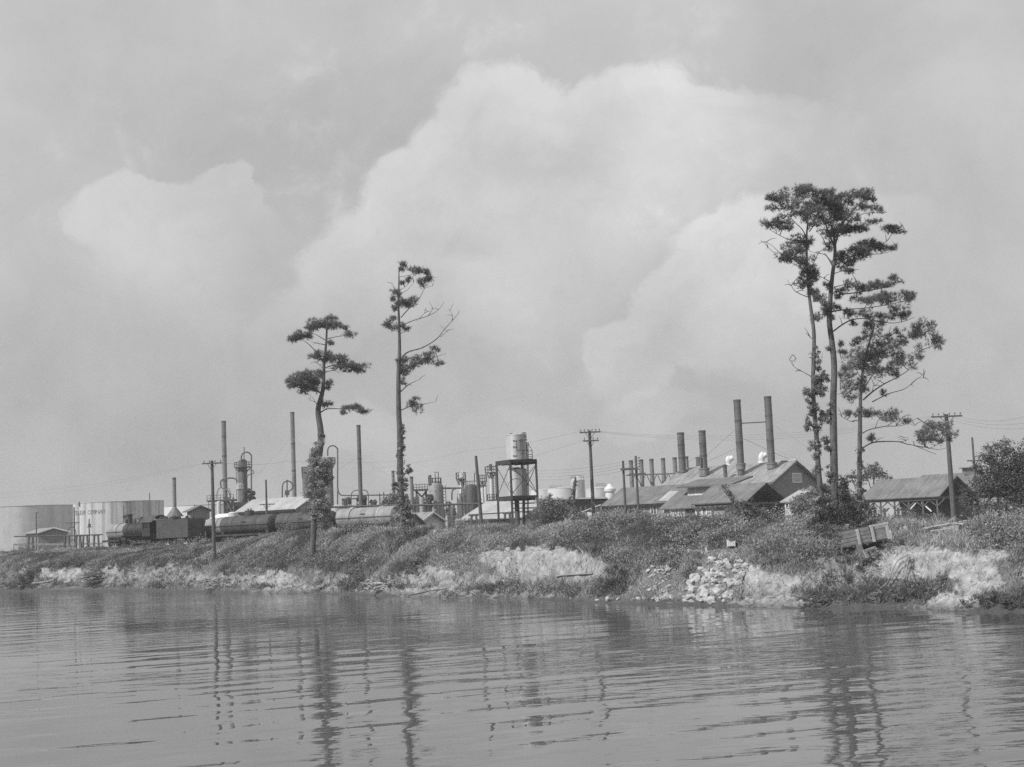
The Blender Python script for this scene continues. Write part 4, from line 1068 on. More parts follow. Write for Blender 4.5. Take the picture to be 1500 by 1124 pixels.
# power house with the four big stacks
ph = Gable('power_house', 'large corrugated power house, the four tallest stacks rise through its streaked roof', 1130, 706, 226, VV, 1198, U, 966, 676, 3.4, MT['wall_dark'], MT['roof_sheet'], over=.5)
ph.window(1160, 693, 1173.5, 707.5, 'g', 'white', 'glass_pale', .22, 3, rows=1)
mb = MB()
for sg in (-1, 1):
    q0 = ph.pt(ph.W / 2 + sg * (ph.W / 2 + .5), -.55, ph.ze - (ph.zr - ph.ze) / (ph.W / 2) * .5 - .1); q1 = ph.pt(ph.W / 2, -.55, ph.zr - .1)
    mb.bar(q0, q1, .12, .34)
ph.t.part('bargeboard', mb, MT['wood_dark'])
mb = MB(); mb.bar(ph.pt(-.55, -.5, ph.ze - .28), ph.pt(-.55, ph.L + .5, ph.ze - .28), .2, .3); ph.t.part('gutter', mb, MT['wood_dark'])
mb = MB(); mb.bar(ph.pt(ph.W / 2, -.5, ph.zr + .2), ph.pt(ph.W / 2, ph.L * .22, ph.zr + .2), .5, .12); ph.t.part('ridge_cap', mb, MT['white'])
for px, y0, y1 in ((1066.5, 666, 681), (1115.5, 660, 679)):
    D = 240; b0 = P(px, y1, D); k = D / F
    x, y = b0.x, b0.y; z0 = ph.zr - .6; z1 = zfor(x, y, y0); hh = z1 - z0
    mb = MB(); mb.lathe(x, y, [(.7, z0), (.7, z0 + hh * .3), (.5, z0 + hh * .34), (.5, z0 + hh * .45)], 16)
    mb.lathe_axis((x, y, z0 + hh * .45), (.2, 0, 1), [(.48, 0), (.55, hh * .1), (.55, hh * .22), (.42, hh * .36), (.12, hh * .48)], 14)
    mb.lathe_axis((x + .1, y, z0 + hh * .62), (.95, -.2, .5), [(.42, 0), (.46, .5), (.42, .9)], 12)
    ph.t.part('ventilator', mb, MT['white'], smooth=40)
q = ph.roof_point(1063, 703); mb = MB()
mb.lathe(q.x, q.y, [(.32, q.z - .3), (.32, zfor(q.x, q.y, 683)), (.45, zfor(q.x, q.y, 683)), (.45, zfor(q.x, q.y, 681.5)), (.1, zfor(q.x, q.y, 680))], 12)
ph.t.part('roof_pipe', mb, MT['stack_light'])

def stack(px, pyt, w, D, zb, label, collar=None, rings=(), group=None, mat='stack', cone=None):
    k = D / F; top = P(px, pyt, D); x, y = top.x, top.y; r = w * k / 2
    t = Thing('smokestack', label, 'smokestack', (x, y, zb), 0, group)
    prof = [(r * 1.02, zb), (r, top.z), (r * .86, top.z), (r * .86, top.z - 1.2)]
    mb = MB(); mb.lathe(x, y, prof, 20)
    t.part('shaft', mb, MT[mat], smooth=40)
    for py in rings:
        z = zfor(x, y, py); mb = MB(); mb.lathe(x, y, [(r * 1.0, z - .13), (r * 1.07, z - .13), (r * 1.07, z + .13), (r * 1.0, z + .13)], 20)
        t.part('band', mb, MT['iron'])
    z = top.z; mb = MB(); mb.lathe(x, y, [(r * .99, z - .3), (r * 1.06, z - .3), (r * 1.06, z + .02), (r * .9, z + .03)], 20); t.part('rim', mb, MT['iron'])
    if collar:
        cw, cy0, cy1 = collar; z0, z1 = zfor(x, y, cy1), zfor(x, y, cy0); rc = cw * k / 2
        mb = MB(); mb.lathe(x, y, [(rc, z0), (rc, z1 - .25), (rc * 1.12, z1 - .22), (rc * 1.12, z1), (r * 1.0, z1 + .02)], 20); t.part('collar', mb, MT['stack_light'], smooth=30)
    if cone:
        cw, cy0, cy1 = cone; z0, z1 = zfor(x, y, cy1), zfor(x, y, cy0)
        mb = MB(); mb.lathe(x, y, [(cw * k / 2, z0), (cw * k / 2 * .93, z0 + .15), (r * 1.15, z1), (r * 1.01, z1 + .15)], 20); t.part('hood', mb, MT['stack_light'], smooth=30)
    return x, y
sA = stack(1079.5, 586, 10.5, 233, 4, 'left of the two tallest stacks, braced to its twin above the roof', (13.6, 679, 688), (617, 648))
sB = stack(1124.3, 581, 10.7, 232, 4, 'right of the two tallest stacks, nearest to the gable end of the power house', (14.5, 678, 687), (609, 645))
sC = stack(996.8, 634, 10.2, 243, 4, 'short thick stack on the roof, left of its equal sized neighbour with the side box', (15, 690, 699), (652, 671))
sD = stack(1028.3, 631, 10.2, 238, 4, 'short thick stack on the roof with a small box on its left side', (14.5, 686, 698), (650, 668))
for i, (px, py, l) in enumerate([(924,675,'first thin stack from the left in the row of six, behind the pole frame'),(939,673.5,'second thin stack from the left, just right of the pole frame'),(954,672.5,'third thin stack from the left in the row of six'),
                                 (971,671.5,'fourth thin stack from the left in the row of six'),(988,670.5,'fifth thin stack from the left, just left of the thick stacks'),(1005,669,'thin stack half hidden behind the left thick stack')]):
    stack(px, py, 6.2, 290 - i * 4, 4, l, None, (), 'row of thin stacks', 'stack_light')
a = P(918, 696.5, 286); b_ = P(1000, 693.5, 268)
mb = MB(); mb.bar(a, b_, .35, .25); single('catwalk', mb, MT['iron'], 'thin iron catwalk tying the row of thin stacks together', 'catwalk')
mb = MB()
for px in (931, 946.5, 962.5, 979):
    D = 282 - (px - 931) * .25
    for s_ in (-1, 1): mb.bar(P(px + s_ * 7, 709, D), P(px + s_ * .6, 695.5, D), .14)
single('stack_bracing', mb, MT['iron'], 'crossed iron struts between the feet of the thin stacks', 'bracing')
def tubeline(name, pts, rad, label, cat, mat='wire', group=None, sag=0, seg=6, sub=8):
    mb = MB(); q = [Vector(p) for p in pts]
    if len(q) == 2 and sag:
        a, b = q; q = [a.lerp(b, i / 12) - UPV * (sag * 4 * (i / 12) * (1 - i / 12)) for i in range(13)]
    mb.tube(q, rad, seg)
    return single(name, mb, MT[mat], label, cat, group)
zA = zfor(*sA, 620.5)
tubeline('stack_brace', [(sA[0], sA[1], zA), (sB[0], sB[1], zA)], .1, 'horizontal rod tying the two tallest stacks together', 'brace', 'iron')
def at_st(s_, py): return Vector((s_[0], s_[1], zfor(*s_, py)))
for i, (s_, py, e, l) in enumerate([(sB, 618, (1207, 672, 225), 'guy wire from the right tall stack down to the right behind the pines'), (sA, 625, (1030, 672, 245), 'guy wire from the left tall stack down to the short stack'),
    (sB, 655, (1205, 690, 226), 'lower guy wire from the right tall stack down to the right'), (sA, 655, (1010, 688, 246), 'lower guy wire from the left tall stack down over the roof'), (sA, 640, (1180, 684, 236), 'guy wire crossing behind the right tall stack'), (sD, 664, (986, 690, 250), 'guy wire from the boxed short stack down to the left')]):
    tubeline('guy_wire', [at_st(s_, py), P(*e)], .03, l, 'guy wire', 'wire', 'guy wires of the stacks')
x, y = sD; k = 238 / F
mb = MB(); mb.obox((x - 8 * k, y - .3, zfor(x, y, 676)), (.4, 0, 0), (0, .4, 0), (0, 0, .75)); single('stack_box', mb, MT['stack_light'], 'small square box fixed to the left side of a short stack', 'box')

# long workshop with a skylight
ws = Gable('workshop', 'long low felt roofed workshop with one pale skylight in its roof', 1005, 734.5, 186, VV, 1062, U, 886, 709, 3.2, MT['wall_mid'], MT['roof'], over=.5)
ws.t.part('skylight', ws.on_roof([(964,734.4),(982.7,734),(996.6,719.6),(981,720)]), MT['roof_pale'])
mb = MB(); mb.bar(ws.pt(-.5, 0, ws.ze - .22), ws.pt(-.5, ws.L + .4, ws.ze - .22), .14, .3); ws.t.part('gutter', mb, MT['dark'])
for x0, y0, x1, y1 in ((953,740,962.5,754),(972,738,981,750),(897,743,906,755),(922,741,930,752)): ws.window(x0, y0, x1, y1, 's', mull=1)
# workshop with the clerestory
cw = Gable('workshop', 'low felt roofed workshop with a white clerestory window box and white framed doors', 1062, 740.5, 170, VV, 1124, U, 972, 711, 3.2, MT['wall_mid'], MT['roof'], over=.5)
for i, (x0, y0, x1, y1, fr, pn, mu) in enumerate([(983,746,991,757,'white','glass_pale',1),(993,745,1004,757,'white','glass_pale',0),(1019,744.5,1030,757,'white','glass_pale',0),(1034.5,743.5,1045,756,'white','glass',2)]):
    cw.window(x0, y0, x1, y1, 's', fr, pn, .2, mu, rows=1 if mu else 0)
cw.window(1005, 745, 1018.5, 760, 's', 'wood_dark', 'dark', .1, 0, 'doorway')
q0 = cw.roof_point(1007.5, 726); q1 = cw.roof_point(1052, 724.5)
dz = (zfor(q0.x, q0.y, 713.5)); d = (q1 - q0); d.z = 0; wdt = d.length; d.normalize(); nn = Vector((d.y, -d.x, 0))
if nn.y > 0: nn = -nn
mb = MB(); mb.obox(q0 + d * (wdt / 2) - nn * 2 + UPV * ((dz - q0.z) / 2 - .1), d * (wdt / 2), nn * 2, UPV * ((dz - q0.z) / 2 + .1)); cl_ = cw.t.part('clerestory', mb, MT['white'])
for i in range(4):
    mb = MB(); u0 = wdt * (.02 + .245 * i); mb.obox(q0 + d * (u0 + wdt * .11) + nn * .03 + UPV * ((dz - q0.z) * .5), d * (wdt * .1), nn * .02, UPV * ((dz - q0.z) * .36)); cw.t.part('pane', mb, MT['glass_pale'], parent=cl_)
mb = MB(); mb.slab([q0 + d * -1.0 + nn * .9 + UPV * (dz - q0.z + .05), q0 + d * (wdt + 2.5) + nn * .9 + UPV * (dz - q0.z + .05), q0 + d * (wdt + 2.5) - nn * 4.2 + UPV * (dz - q0.z + 1.0), q0 + d * -1.0 - nn * 4.2 + UPV * (dz - q0.z + 1.0)], .18)
cw.t.part('clerestory_roof', mb, MT['roof'])
# open gabled shed in front
sh = Gable('open_shed', 'open sided shed with a wide felt gable roof, its gable dark inside, on braced posts', 1091, 734.5, 158, VV, 1149, U, 1018, 708.5, 3.2, MT['wall_dark'], MT['roof'], over=.35, open_=True)
mb = MB(); mb.add([sh.pt(.1, 1.5, sh.ze - .05), sh.pt(sh.W - .1, 1.5, sh.ze - .05), sh.pt(sh.W / 2, 1.5, sh.zr - .1)], [(0, 1, 2)]); sh.t.part('gable_shade', mb, MT['dark'])  # near-black sheet standing for the shade inside the open gable
mb = MB(); mb.bar(sh.pt(0, 0, sh.ze - .25), sh.pt(0, sh.L, sh.ze - .25), .16, .25); mb.bar(sh.pt(0, 0, sh.ze - .25), sh.pt(sh.W, 0, sh.ze - .25), .16, .25); sh.t.part('eave_beam', mb, MT['wood_dark'])
for i in range(4):
    w = sh.L * (.06 + .3 * i); mb = MB(); mb.bar(sh.pt(.1, w, 3.2), sh.pt(.1, w, sh.ze - .3), .18)
    for q in (-1, 1): mb.bar(sh.pt(.1, w, sh.ze - 1.0), sh.pt(.1, w + q * .8, sh.ze - .25), .1)
    sh.t.part('post', mb, MT['wood_dark'])
for u in (.5, .97):
    mb = MB(); mb.bar(sh.pt(sh.W * u, .1, 3.2), sh.pt(sh.W * u, .1, sh.ze - .3), .18); sh.t.part('post', mb, MT['wood_dark'])
# white hut
hut = Gable('hut', 'small white walled hut with a pale sheet roof beside the power house gable', 1158, 735, 150, VV, 1210, U, 1149, 719, 3.2, MT['wall_pale'], MT['roof_pale'], over=.35)
hut.window(1150.5, 737, 1156.5, 744, 's', 'white', 'dark', .1)
hut.window(1166, 741, 1176, 752, 'g', 'white', 'glass', .12, 1)
# long open timber shed on the right
ts = Gable('timber_shed', 'long open timber shed with a plain felt roof, the telegraph pole stands before its end', 1374, 726, 176, Vector((.75,.66,0)), 1424, Vector((-.84,.54,0)), 1266, 698.5, 3.2, MT['wall_mid'], MT['roof'], over=.4, open_=True)
mb = MB(); mb.add([ts.pt(.15, .6, ts.ze - .1), ts.pt(ts.W - .15, .6, ts.ze - .1), ts.pt(ts.W / 2, .6, ts.zr - .15)], [(0, 1, 2)]); ts.t.part('gable_shade', mb, MT['dark'])  # dark sheet across the gable, coloured as the shaded interior behind it
mb = MB(); mb.bar(ts.pt(.05, 0, ts.ze - .28), ts.pt(.05, ts.L, ts.ze - .28), .2, .5); mb.bar(ts.pt(0, .1, ts.ze - .28), ts.pt(ts.W, .1, ts.ze - .28), .18, .35); ts.t.part('eave_beam', mb, MT['wood_dark'])
for i in range(6):
    w = ts.L * (.03 + .19 * i); mb = MB(); mb.bar(ts.pt(.15, w, 3), ts.pt(.15, w, ts.ze - .4), .22)
    for q in (-1, 1): mb.bar(ts.pt(.15, w, ts.ze - 1.3), ts.pt(.15, w + q * 1.0, ts.ze - .4), .12)
    ts.t.part('post', mb, MT['wood_dark'])
w = ts.L * .28
for q in (-1, 1):
    mb = MB(); mb.bar(ts.pt(.3, w + q * .35, ts.ze - .75), ts.pt(.3, w + q * 1.5, ts.ze - 1.9), .2, .16)
    ts.t.part('diagonal_brace', mb, MT['white'], label='white diagonal brace')
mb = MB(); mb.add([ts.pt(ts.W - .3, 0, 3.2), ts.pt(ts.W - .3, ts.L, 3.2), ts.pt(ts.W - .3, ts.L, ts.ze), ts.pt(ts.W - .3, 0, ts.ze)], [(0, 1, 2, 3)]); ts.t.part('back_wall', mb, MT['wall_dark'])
mb = MB(); mb.box(0, 3.2, -1.5, 1.5, 0, 2.3); w_ = [Vector(v) for v in mb.v]; mb.v = [tuple(ts.pt(2.2, ts.L * .55, 3.4) + ts.s * v.x + ts.g * v.y + UPV * v.z) for v in w_]
single('storage_bin', mb, MT['wall_pale'], 'pale boarded bin standing inside the open timber shed', 'bin')
# long house behind it
lh = Gable('long_house', 'long house with white framed windows behind the timber shed and the shade tree', 1470, 723, 196, Vector((.7,.71,0)), 1525, Vector((-.86,.5,0)), 1326, 689.5, 3.2, MT['wall_mid'], MT['roof'], over=.4)
for x0, x1 in ((1449,1462),(1428,1440),(1404,1416),(1384,1394)): lh.window(x0, 731, x1, 744, 's', 'white', 'glass', .28, 1)
mb = MB(); q = lh.pt(lh.W / 2, lh.L * .52, lh.zr); mb.box(q.x - .9, q.x + .9, q.y - .5, q.y + .5, q.z - .2, q.z + .7); mb.box(q.x - 1.3, q.x + 1.3, q.y - .8, q.y + .8, q.z + .72, q.z + .85); lh.t.part('ridge_vent', mb, MT['stack_light'])

# left and middle: huts, sheds
h1 = Gable('small_house', 'small gabled house with two white framed windows before the storage tanks', 56, 780.5, 300, Vector((.94,.34,0)), 98, Vector((-.6,.8,0)), 38, 773.8, 4.6, MT['wall_dark'], MT['roof_sheet'], over=.55)
h1.window(62.3, 780.5, 70, 789.5, 'g', 'white', 'glass', .28); h1.window(82, 779.5, 90, 789, 'g', 'white', 'glass', .28)
h1.window(43, 784, 48.5, 800, 's', 'white', 'glass_pale', .35, 0, 'door')
mb = MB(); 
for sg in (-1, 1): mb.bar(h1.pt(h1.W / 2 + sg * (h1.W / 2 + .6), -.62, h1.ze - .1), h1.pt(h1.W / 2, -.62, h1.zr + .1), .1, .3)
h1.t.part('bargeboard', mb, MT['white'])
bs_ = Gable('big_shed', 'big sheet roofed shed, its long pale slope rising behind the tank wagons', 433, 745, 236, VV, 482, U, 347, 727.5, 4.4, MT['wall_dark'], MT['roof_pale'], over=.4)
mb = MB(); mb.bar(bs_.pt(-.42, 0, bs_.ze - .25), bs_.pt(-.42, bs_.L, bs_.ze - .25), .2, .35); bs_.t.part('gutter', mb, MT['dark'])
wr = Gable('white_roof_shed', 'low shed with a whitewashed roof in front of the left cracking tower', 327, 762, 222, VV, 360, U, 304, 753, 4.4, MT['dark'], MT['roof_white'], over=.2)
dh = Gable('dark_hut', 'dark gabled hut roof between the coned stack and the telegraph pole', 279, 748, 262, Vector((.94,.34,0)), 307, Vector((-.5,.86,0)), 274, 741.5, 4.6, MT['wall_dark'], MT['roof'], over=.7)
dh.window(285, 751.5, 299, 757, 'g', 'wood_dark', 'glass_pale', .15, 4)
g1 = Gable('small_hut', 'grey gabled hut with white framed windows just right of the slender pine', 616, 764, 172, VV, 648, U, 590, 751.5, 3.6, MT['wall_pale'], MT['roof_sheet'], over=.35)
g1.window(624, 767, 629, 775, 'g', 'white', 'white', .08); g1.window(632, 766.5, 640.5, 775, 'g', 'white', 'white', .2, 1); 
mb = MB()
for sg in (-1, 1): mb.bar(g1.pt(g1.W / 2 + sg * (g1.W / 2 + .38), -.4, g1.ze - .1), g1.pt(g1.W / 2, -.4, g1.zr + .05), .08, .22)
g1.t.part('bargeboard', mb, MT['white'])
g2 = Gable('small_hut', 'little gabled hut half sunk behind the crest left of the slender pine', 545, 764, 178, VV, 561, U, 533, 755.5, 3.6, MT['wall_dark'], MT['roof_sheet'], over=.3)
g3 = Gable('small_hut', 'low roofed hut directly behind the slender pine trunk', 592, 766.5, 168, VV, 618, U, 553, 754, 3.6, MT['wall_mid'], MT['roof_sheet'], over=.4)
ms = Gable('pump_shed', 'wide low shed with a pale sheet roof standing behind the tank tower', 764, 757.5, 192, VV, 842, U, 676, 731, 3.4, MT['wall_dark'], MT['roof_pale'], over=.4)
ms.window(777, 756, 784, 761, 'g', 'white', 'glass', .15)

# ------------------------------------------------------------------ storage tanks
def tank(px, pyt, wpx, D, zb, label, mat, name='storage_tank', roofh=.6, seg=64, rail=None, streak=False, group=None):
    k = D / F; c = P(px, pyt, D + wpx * k / 2 * 0); x, y = c.x, c.y; r = wpx * k / 2
    t = Thing(name, label, 'tank', (x, y, zb), 0, group)
    mb = MB(); n = 5; h = c.z - zb; prof = []
    for i in range(n):
        prof += [(r * (1 + .0012 * (n - i)), zb + h * i / n), (r * (1 + .0012 * (n - i)), zb + h * (i + 1) / n)]
    mb.lathe(x, y, prof, seg); t.part('shell', mb, MT[mat], smooth=25)
    mb = MB(); mb.lathe(x, y, [(r * 1.004, c.z - .02), (r * 1.01, c.z), (r * 1.01, c.z + .12), (r * .98, c.z + .13), (.3, c.z + roofh), (.0, c.z + roofh)], seg); t.part('roof', mb, MT['tank_grey'], smooth=25)
    if rail:
        mb = MB(); x0, x1, y0 = rail; a, b = P(x0, y0, D), P(x1, y0, D)
        for z_ in (0, .5): mb.bar(a - UPV * z_, b - UPV * z_, .09)
        for i in range(7): q = a.lerp(b, i / 6); mb.bar(q, q - UPV * 1.6, .08)
        t.part('railing', mb, MT['iron'])
    return t, x, y, r, c.z
m_t2 = gray_mat('streaked_paint', .56, .55, .08, .15, (.55, .55, .015), .62)
MT['tank_streak'] = m_t2
def seam_tank(): pass
tank(40, 743, 138, 470, 4.6, 'wide grey storage tank at the far left edge behind the small house', 'tank_grey')
t2, x2, y2, r2, z2 = tank(174, 736.5, 128, 430, 4.6, 'streaked white storage tank lettered with a company name behind the locomotive', 'tank_streak')
# lettering painted on the plates, bent round the shell
th_cam = math.atan2(-x2, -y2)                      # direction from the tank towards the camera
def shell_text(txt, ang0, step, z0, hgt, parent):
    cu = bpy.data.curves.new('lettering', 'FONT'); cu.body = 'A'; cu.size = hgt * 1.38; cu.extrude = .0
    tmp = bpy.data.objects.new('lettering_tmp', cu); C.objects.link(tmp)
    mb = MB()
    for i, ch in enumerate(txt):
        if ch == ' ': continue
        cu.body = ch
        dg = bpy.context.evaluated_depsgraph_get(); dg.update()
        me = tmp.evaluated_get(dg).to_mesh()
        xs = [v.co.x for v in me.vertices]; w0, w1 = min(xs), max(xs)
        wd = step * r2 * .72; sc = wd / max(w1 - w0, .3 * hgt)
        vs = []
        for v in me.vertices:
            a = ang0 + step * i + (((v.co.x - (w0 + w1) / 2) * sc)) / r2
            rr = r2 * 1.0065 + .03
            # angle measured from the camera direction, positive to the right in view
            dx, dy = -math.sin(0), 0
            fx, fy = math.sin(th_cam), math.cos(th_cam)      # unit vector towards the camera
            rx, ry = -fy, fx                                   # towards the right of the view
            vs.append((x2 + rr * (fx * math.cos(a) + rx * math.sin(a)), y2 + rr * (fy * math.cos(a) + ry * math.sin(a)), z0 + v.co.y))
        mb.add(vs, [tuple(p.vertices) for p in me.polygons])
        tmp.evaluated_get(dg).to_mesh_clear()
    bpy.data.objects.remove(tmp)
    return mb
MT_text = MT['lettering']
zt = zfor(x2, y2 - r2, 752.6)
mbt = shell_text('PETROLEUM COMPANY', math.radians(-77), math.radians(3.68), zt, 1.35, None)
o = build(mbt, 'lettering', MT_text, t2.inv, t2.e, fix=False)
mb = MB()
for px in (116, 160, 200): 
    a = P(px, 735, 420); mb.bar(a, a - UPV * 1.4, .3)
t2.part('roof_vent', mb, MT['iron'])
tank(310, 741, 150, 560, 4.6, 'pale storage tank on the horizon behind the coned stack', 'tank_far')
tank(797, 718.5, 40, 520, 4.5, 'white storage tank far behind the tank tower legs', 'tank_far')
tank(824, 716, 44, 470, 4.5, 'white storage tank with a railed top left of the upright white cylinder', 'tank_far', rail=(805, 824, 712))
tank(846, 704, 20.5, 400, 4.5, 'upright white cylinder tank with a railed top behind the leaning creeper post', 'tank_silver', 'cylinder_tank', 1.2, 32, rail=(836, 855, 697))
tank(878, 716, 40, 440, 4.5, 'white storage tank with a railed top behind the double armed utility pole', 'tank_grey', rail=(873, 887, 708.5))
tank(494, 743.5, 26, 218, 4.4, 'squat white tank behind the lit tank wagon', 'tank_white', 'cylinder_tank', .4, 32)
tank(517, 747, 13, 230, 4.4, 'small pale tank right of the squat white one', 'tank_grey', 'cylinder_tank', .4, 24)
x, y = P(894, 728, 300).x, P(894, 728, 300).y
mb = MB(); z0, z1 = zfor(x, y, 735), zfor(x, y, 709); hh = z1 - z0
mb.lathe(x, y, [(1.0, z0), (1.0, z0 + hh * .45), (.75, z0 + hh * .5), (1.2, z0 + hh * .58), (1.25, z0 + hh * .72), (.7, z0 + hh * .86), (.3, z1)], 20)
single('roof_ventilator', mb, MT['white'], 'bulbous white ventilator at the left end of the long workshop', 'ventilator', smooth=40)

# ------------------------------------------------------------------ stacks and towers on the left
stack(327.5, 617, 6.8, 345, 4.4, 'tall stack on the left, just left of the first cracking tower', None, (640, 668, 705), None, 'stack_light')
stack(428, 604, 6.2, 345, 4.4, 'tall slim stack between the big shed and the ivy covered pine', None, (650, 690), None, 'stack_light')
stack(525, 623, 6.0, 250, 4.4, 'tall stack standing over the pipe rack between the two lone pines', None, (672,), None, 'stack')
stack(255, 700, 5.4, 265, 4.4, 'stack with a wide cone hood above the coal tender', None, (), None, 'stack_light', cone=(26, 744, 757))
stack(575.5, 690, 4.4, 260, 4.2, 'short thin stack touching the left side of the slender pine', None, (), None, 'stack_light')
stack(602.5, 698.5, 5.0, 250, 4.2, 'short stack just right of the slender pine', None, (), None, 'stack_light')

def pipe(name, pts, w, D, label, cat='pipe', mat='pipe', group=None, sub=5):
    k = D / F; mb = MB(); q = [P(p[0], p[1], D + (p[2] if len(p) > 2 else 0)) for p in pts]
    mb.tube(smooth_pts(q, sub), w * k / 2, 8)
    return single(name, mb, MT[mat], label, cat, group, smooth=50)
def arch(x0, y0, x1, y1, ytop, n=7):
    """a gooseneck: up from (x0,y0), round at the top, down to (x1,y1)"""
    r = abs(x1 - x0) / 2; cx = (x0 + x1) / 2; s = 1 if x1 > x0 else -1
    return [(x0, y0), (x0, (y0 + ytop + r) / 2)] + [(cx - s * r * math.cos(math.pi * i / n), ytop + r - r * math.sin(math.pi * i / n)) for i in range(n + 1)] + [(x1, (y1 + ytop + r) / 2), (x1, y1)]
def railing(mb, cx, cy, r, z, h=1.1, n=12, t=.07):
    ring = [Vector((cx + r * math.cos(2 * math.pi * i / n), cy + r * math.sin(2 * math.pi * i / n), z)) for i in range(n)]
    for i in range(n):
        a, b = ring[i], ring[(i + 1) % n]
        mb.bar(a, a + UPV * h, t); mb.bar(a + UPV * h, b + UPV * h, t); mb.bar(a + UPV * h * .5, b + UPV * h * .5, t * .8)
def tower(name, label, px, pyt, w, D, zb, platforms=(), ladder=None, mat='stack', dome=True, cat='tower', extra=None):
    k = D / F; c = P(px, pyt, D); x, y = c.x, c.y; r = w * k / 2
    t = Thing(name, label, cat, (x, y, zb), 0)
    mb = MB(); pr = [(r, zb), (r, c.z)]
    if dome: pr += [(r * .9, c.z + r * .25), (r * .6, c.z + r * .45), (r * .2, c.z + r * .55), (0.01, c.z + r * .56)]
    mb.lathe(x, y, pr, 24); t.part('column', mb, MT[mat], smooth=40)
    for py, pw in platforms:
        z = zfor(x, y, py); R = pw * k / 2; mb = MB(); mb.lathe(x, y, [(r * .98, z - .15), (R, z - .12), (R, z + .05), (r * .98, z + .05)], 20)
        for i in range(8):
            an = i * math.pi / 4; mb.bar((x + r * math.cos(an), y + r * math.sin(an), z - 1.1), (x + R * .95 * math.cos(an), y + R * .95 * math.sin(an), z - .14), .1)
        p = t.part('platform', mb, MT['iron'])
        mb = MB(); railing(mb, x, y, R, z, 1.15, 12, .09); t.part('railing', mb, MT['iron'], parent=p)
    if ladder:
        sd_, y0, y1 = ladder; z0, z1 = zfor(x, y, y1), zfor(x, y, y0); mb = MB(); lx = x + sd_ * (r + .3); ly = y - r * .4
        for q in (-.22, .22): mb.bar((lx + q, ly, z0), (lx + q, ly, z1), .1)
        n = int((z1 - z0) / .5)
        for i in range(n): mb.bar((lx - .22, ly, z0 + i * .5), (lx + .22, ly, z0 + i * .5), .07)
        t.part('ladder', mb, MT['iron'])
    if extra: extra(t, x, y, r, k)
    return x, y, r
D1 = 335
def ex1(t, x, y, r, k):
    mb = MB(); rr = random.Random(2)
    for i in range(12):
        px = 362 + rr.uniform(0, 9); py = rr.uniform(719, 741); a = P(px, py, D1 - 1)
        mb.lathe_axis(a, (rr.uniform(-.4, .4), -1, rr.uniform(-.3, .3)), [(.2, -.5), (.62, -.45), (.62, 0), (.2, .1), (.2, .5), (.5, .55), (.5, .7)], 10)
    t.part('valve_bank', mb, MT['black'])
    mb = MB(); mb.tube([P(357.5, 674, D1), P(357.5, 655, D1)], .1, 6); t.part('mast', mb, MT['iron'])
    mb = MB(); a = P(351, 713, D1 - 3.5); mb.lathe_axis(a, (0, 0, 1), [(.3, -.9), (.9, -.6), (.9, .5), (.3, .8)], 12); t.part('float_box', mb, MT['tank_silver'])
tower('cracking_tower', 'dark cracking tower with a railed top, leftmost of the refinery columns', 355.5, 676, 12.5, D1, 4.4, ((684.5, 25),), (-1, 684, 752), 'stack', True, extra=ex1)
pipe('overhead_pipe', arch(353.5, 676, 368.2, 722, 662.5, 6), 2.2, D1 - 1, 'gooseneck vapour pipe from the top of the left cracking tower down its right side')
pipe('loop_pipe', [(361,688.5),(366,688.5),(370.5,689.5),(372,692),(370.5,694.5),(366,695),(363,697.5),(361.5,701)], 1.3, D1 - 2, 'small looped pipe on the right side of the left cracking tower')
pipe('overhead_pipe', [(324,714),(323,707),(326,702.5),(331,701),(340,700.5),(345,702),(347.5,706)], 2.3, D1 - 4, 'thick pipe arching from the furnace to the left cracking tower')
pipe('overhead_pipe', [(317.5,730),(318,722),(320.5,716),(324,714.5),(327,716.5)], 1.4, D1 - 6, 'thin pale arched pipe left of the tall left stack', mat='stack_light')
pipe('overhead_pipe', [(329,717),(334,719),(336.5,725),(337,730)], 1.6, D1 - 6, 'pale curved pipe at the foot of the tall left stack', mat='stack_light')
pipe('overhead_pipe', [(331.5,716),(335,715.5),(337.5,721),(337.8,730)], 1.0, D1 - 7, 'thin curved pipe beside the pale one at the tall left stack', mat='stack_light')
k = 325 / F; c = P(335, 742, 325)
t = Thing('furnace_frame', 'steel framed furnace with crossed braces and a railed deck left of the cracking tower', 'furnace', (c.x, c.y, 4.4))
mb = MB()
for px in (329, 335, 341.5):
    for dy in (0, 4): a = P(px, 729, 323 + dy); mb.bar(a, (a.x, a.y, 4.4), .35)
a = [P(x_, y_, 322.5) for x_, y_ in ((330,731),(341,752),(341,731),(330,752))]
mb.bar(a[0], a[1], .3, .2); mb.bar(a[2] + Vector((0, .25, 0)), a[3] + Vector((0, .25, 0)), .3, .2); t.part('frame', mb, MT['stack_light'])
mb = MB(); a, b = P(306, 734.5, 324), P(345, 732.5, 324); mb.obox((a + b) / 2, (b - a) / 2, (0, 2, 0), (0, 0, .18)); dk = t.part('deck', mb, MT['iron'])
mb = MB()
for z_ in (.6, 1.2): mb.bar(a + UPV * z_ - Vector((0, 2, 0)), b + UPV * z_ - Vector((0, 2, 0)), .1)
for i in range(9): q = a.lerp(b, i / 8) - Vector((0, 2, 0)); mb.bar(q, q + UPV * 1.2, .09)
t.part('railing', mb, MT['iron'], parent=dk)
mb = MB(); mb.box(c.x - .5, c.x + 5.5, c.y + 2, c.y + 6, 4.4, zfor(c.x, c.y, 736)); t.part('firebox', mb, MT['black'])
mb = MB(); a = P(307.5, 735, 322); 
for q in (-.3, .3): mb.bar((a.x + q, a.y, 4.4), (a.x + q, a.y, a.z), .1)
t.part('ladder', mb, MT['iron'])
tower('drum', 'upright white drum under the furnace deck left of the tall stack', 320.5, 736, 6.5, 322, 4.4, (), None, 'tank_white', True, 'drum')
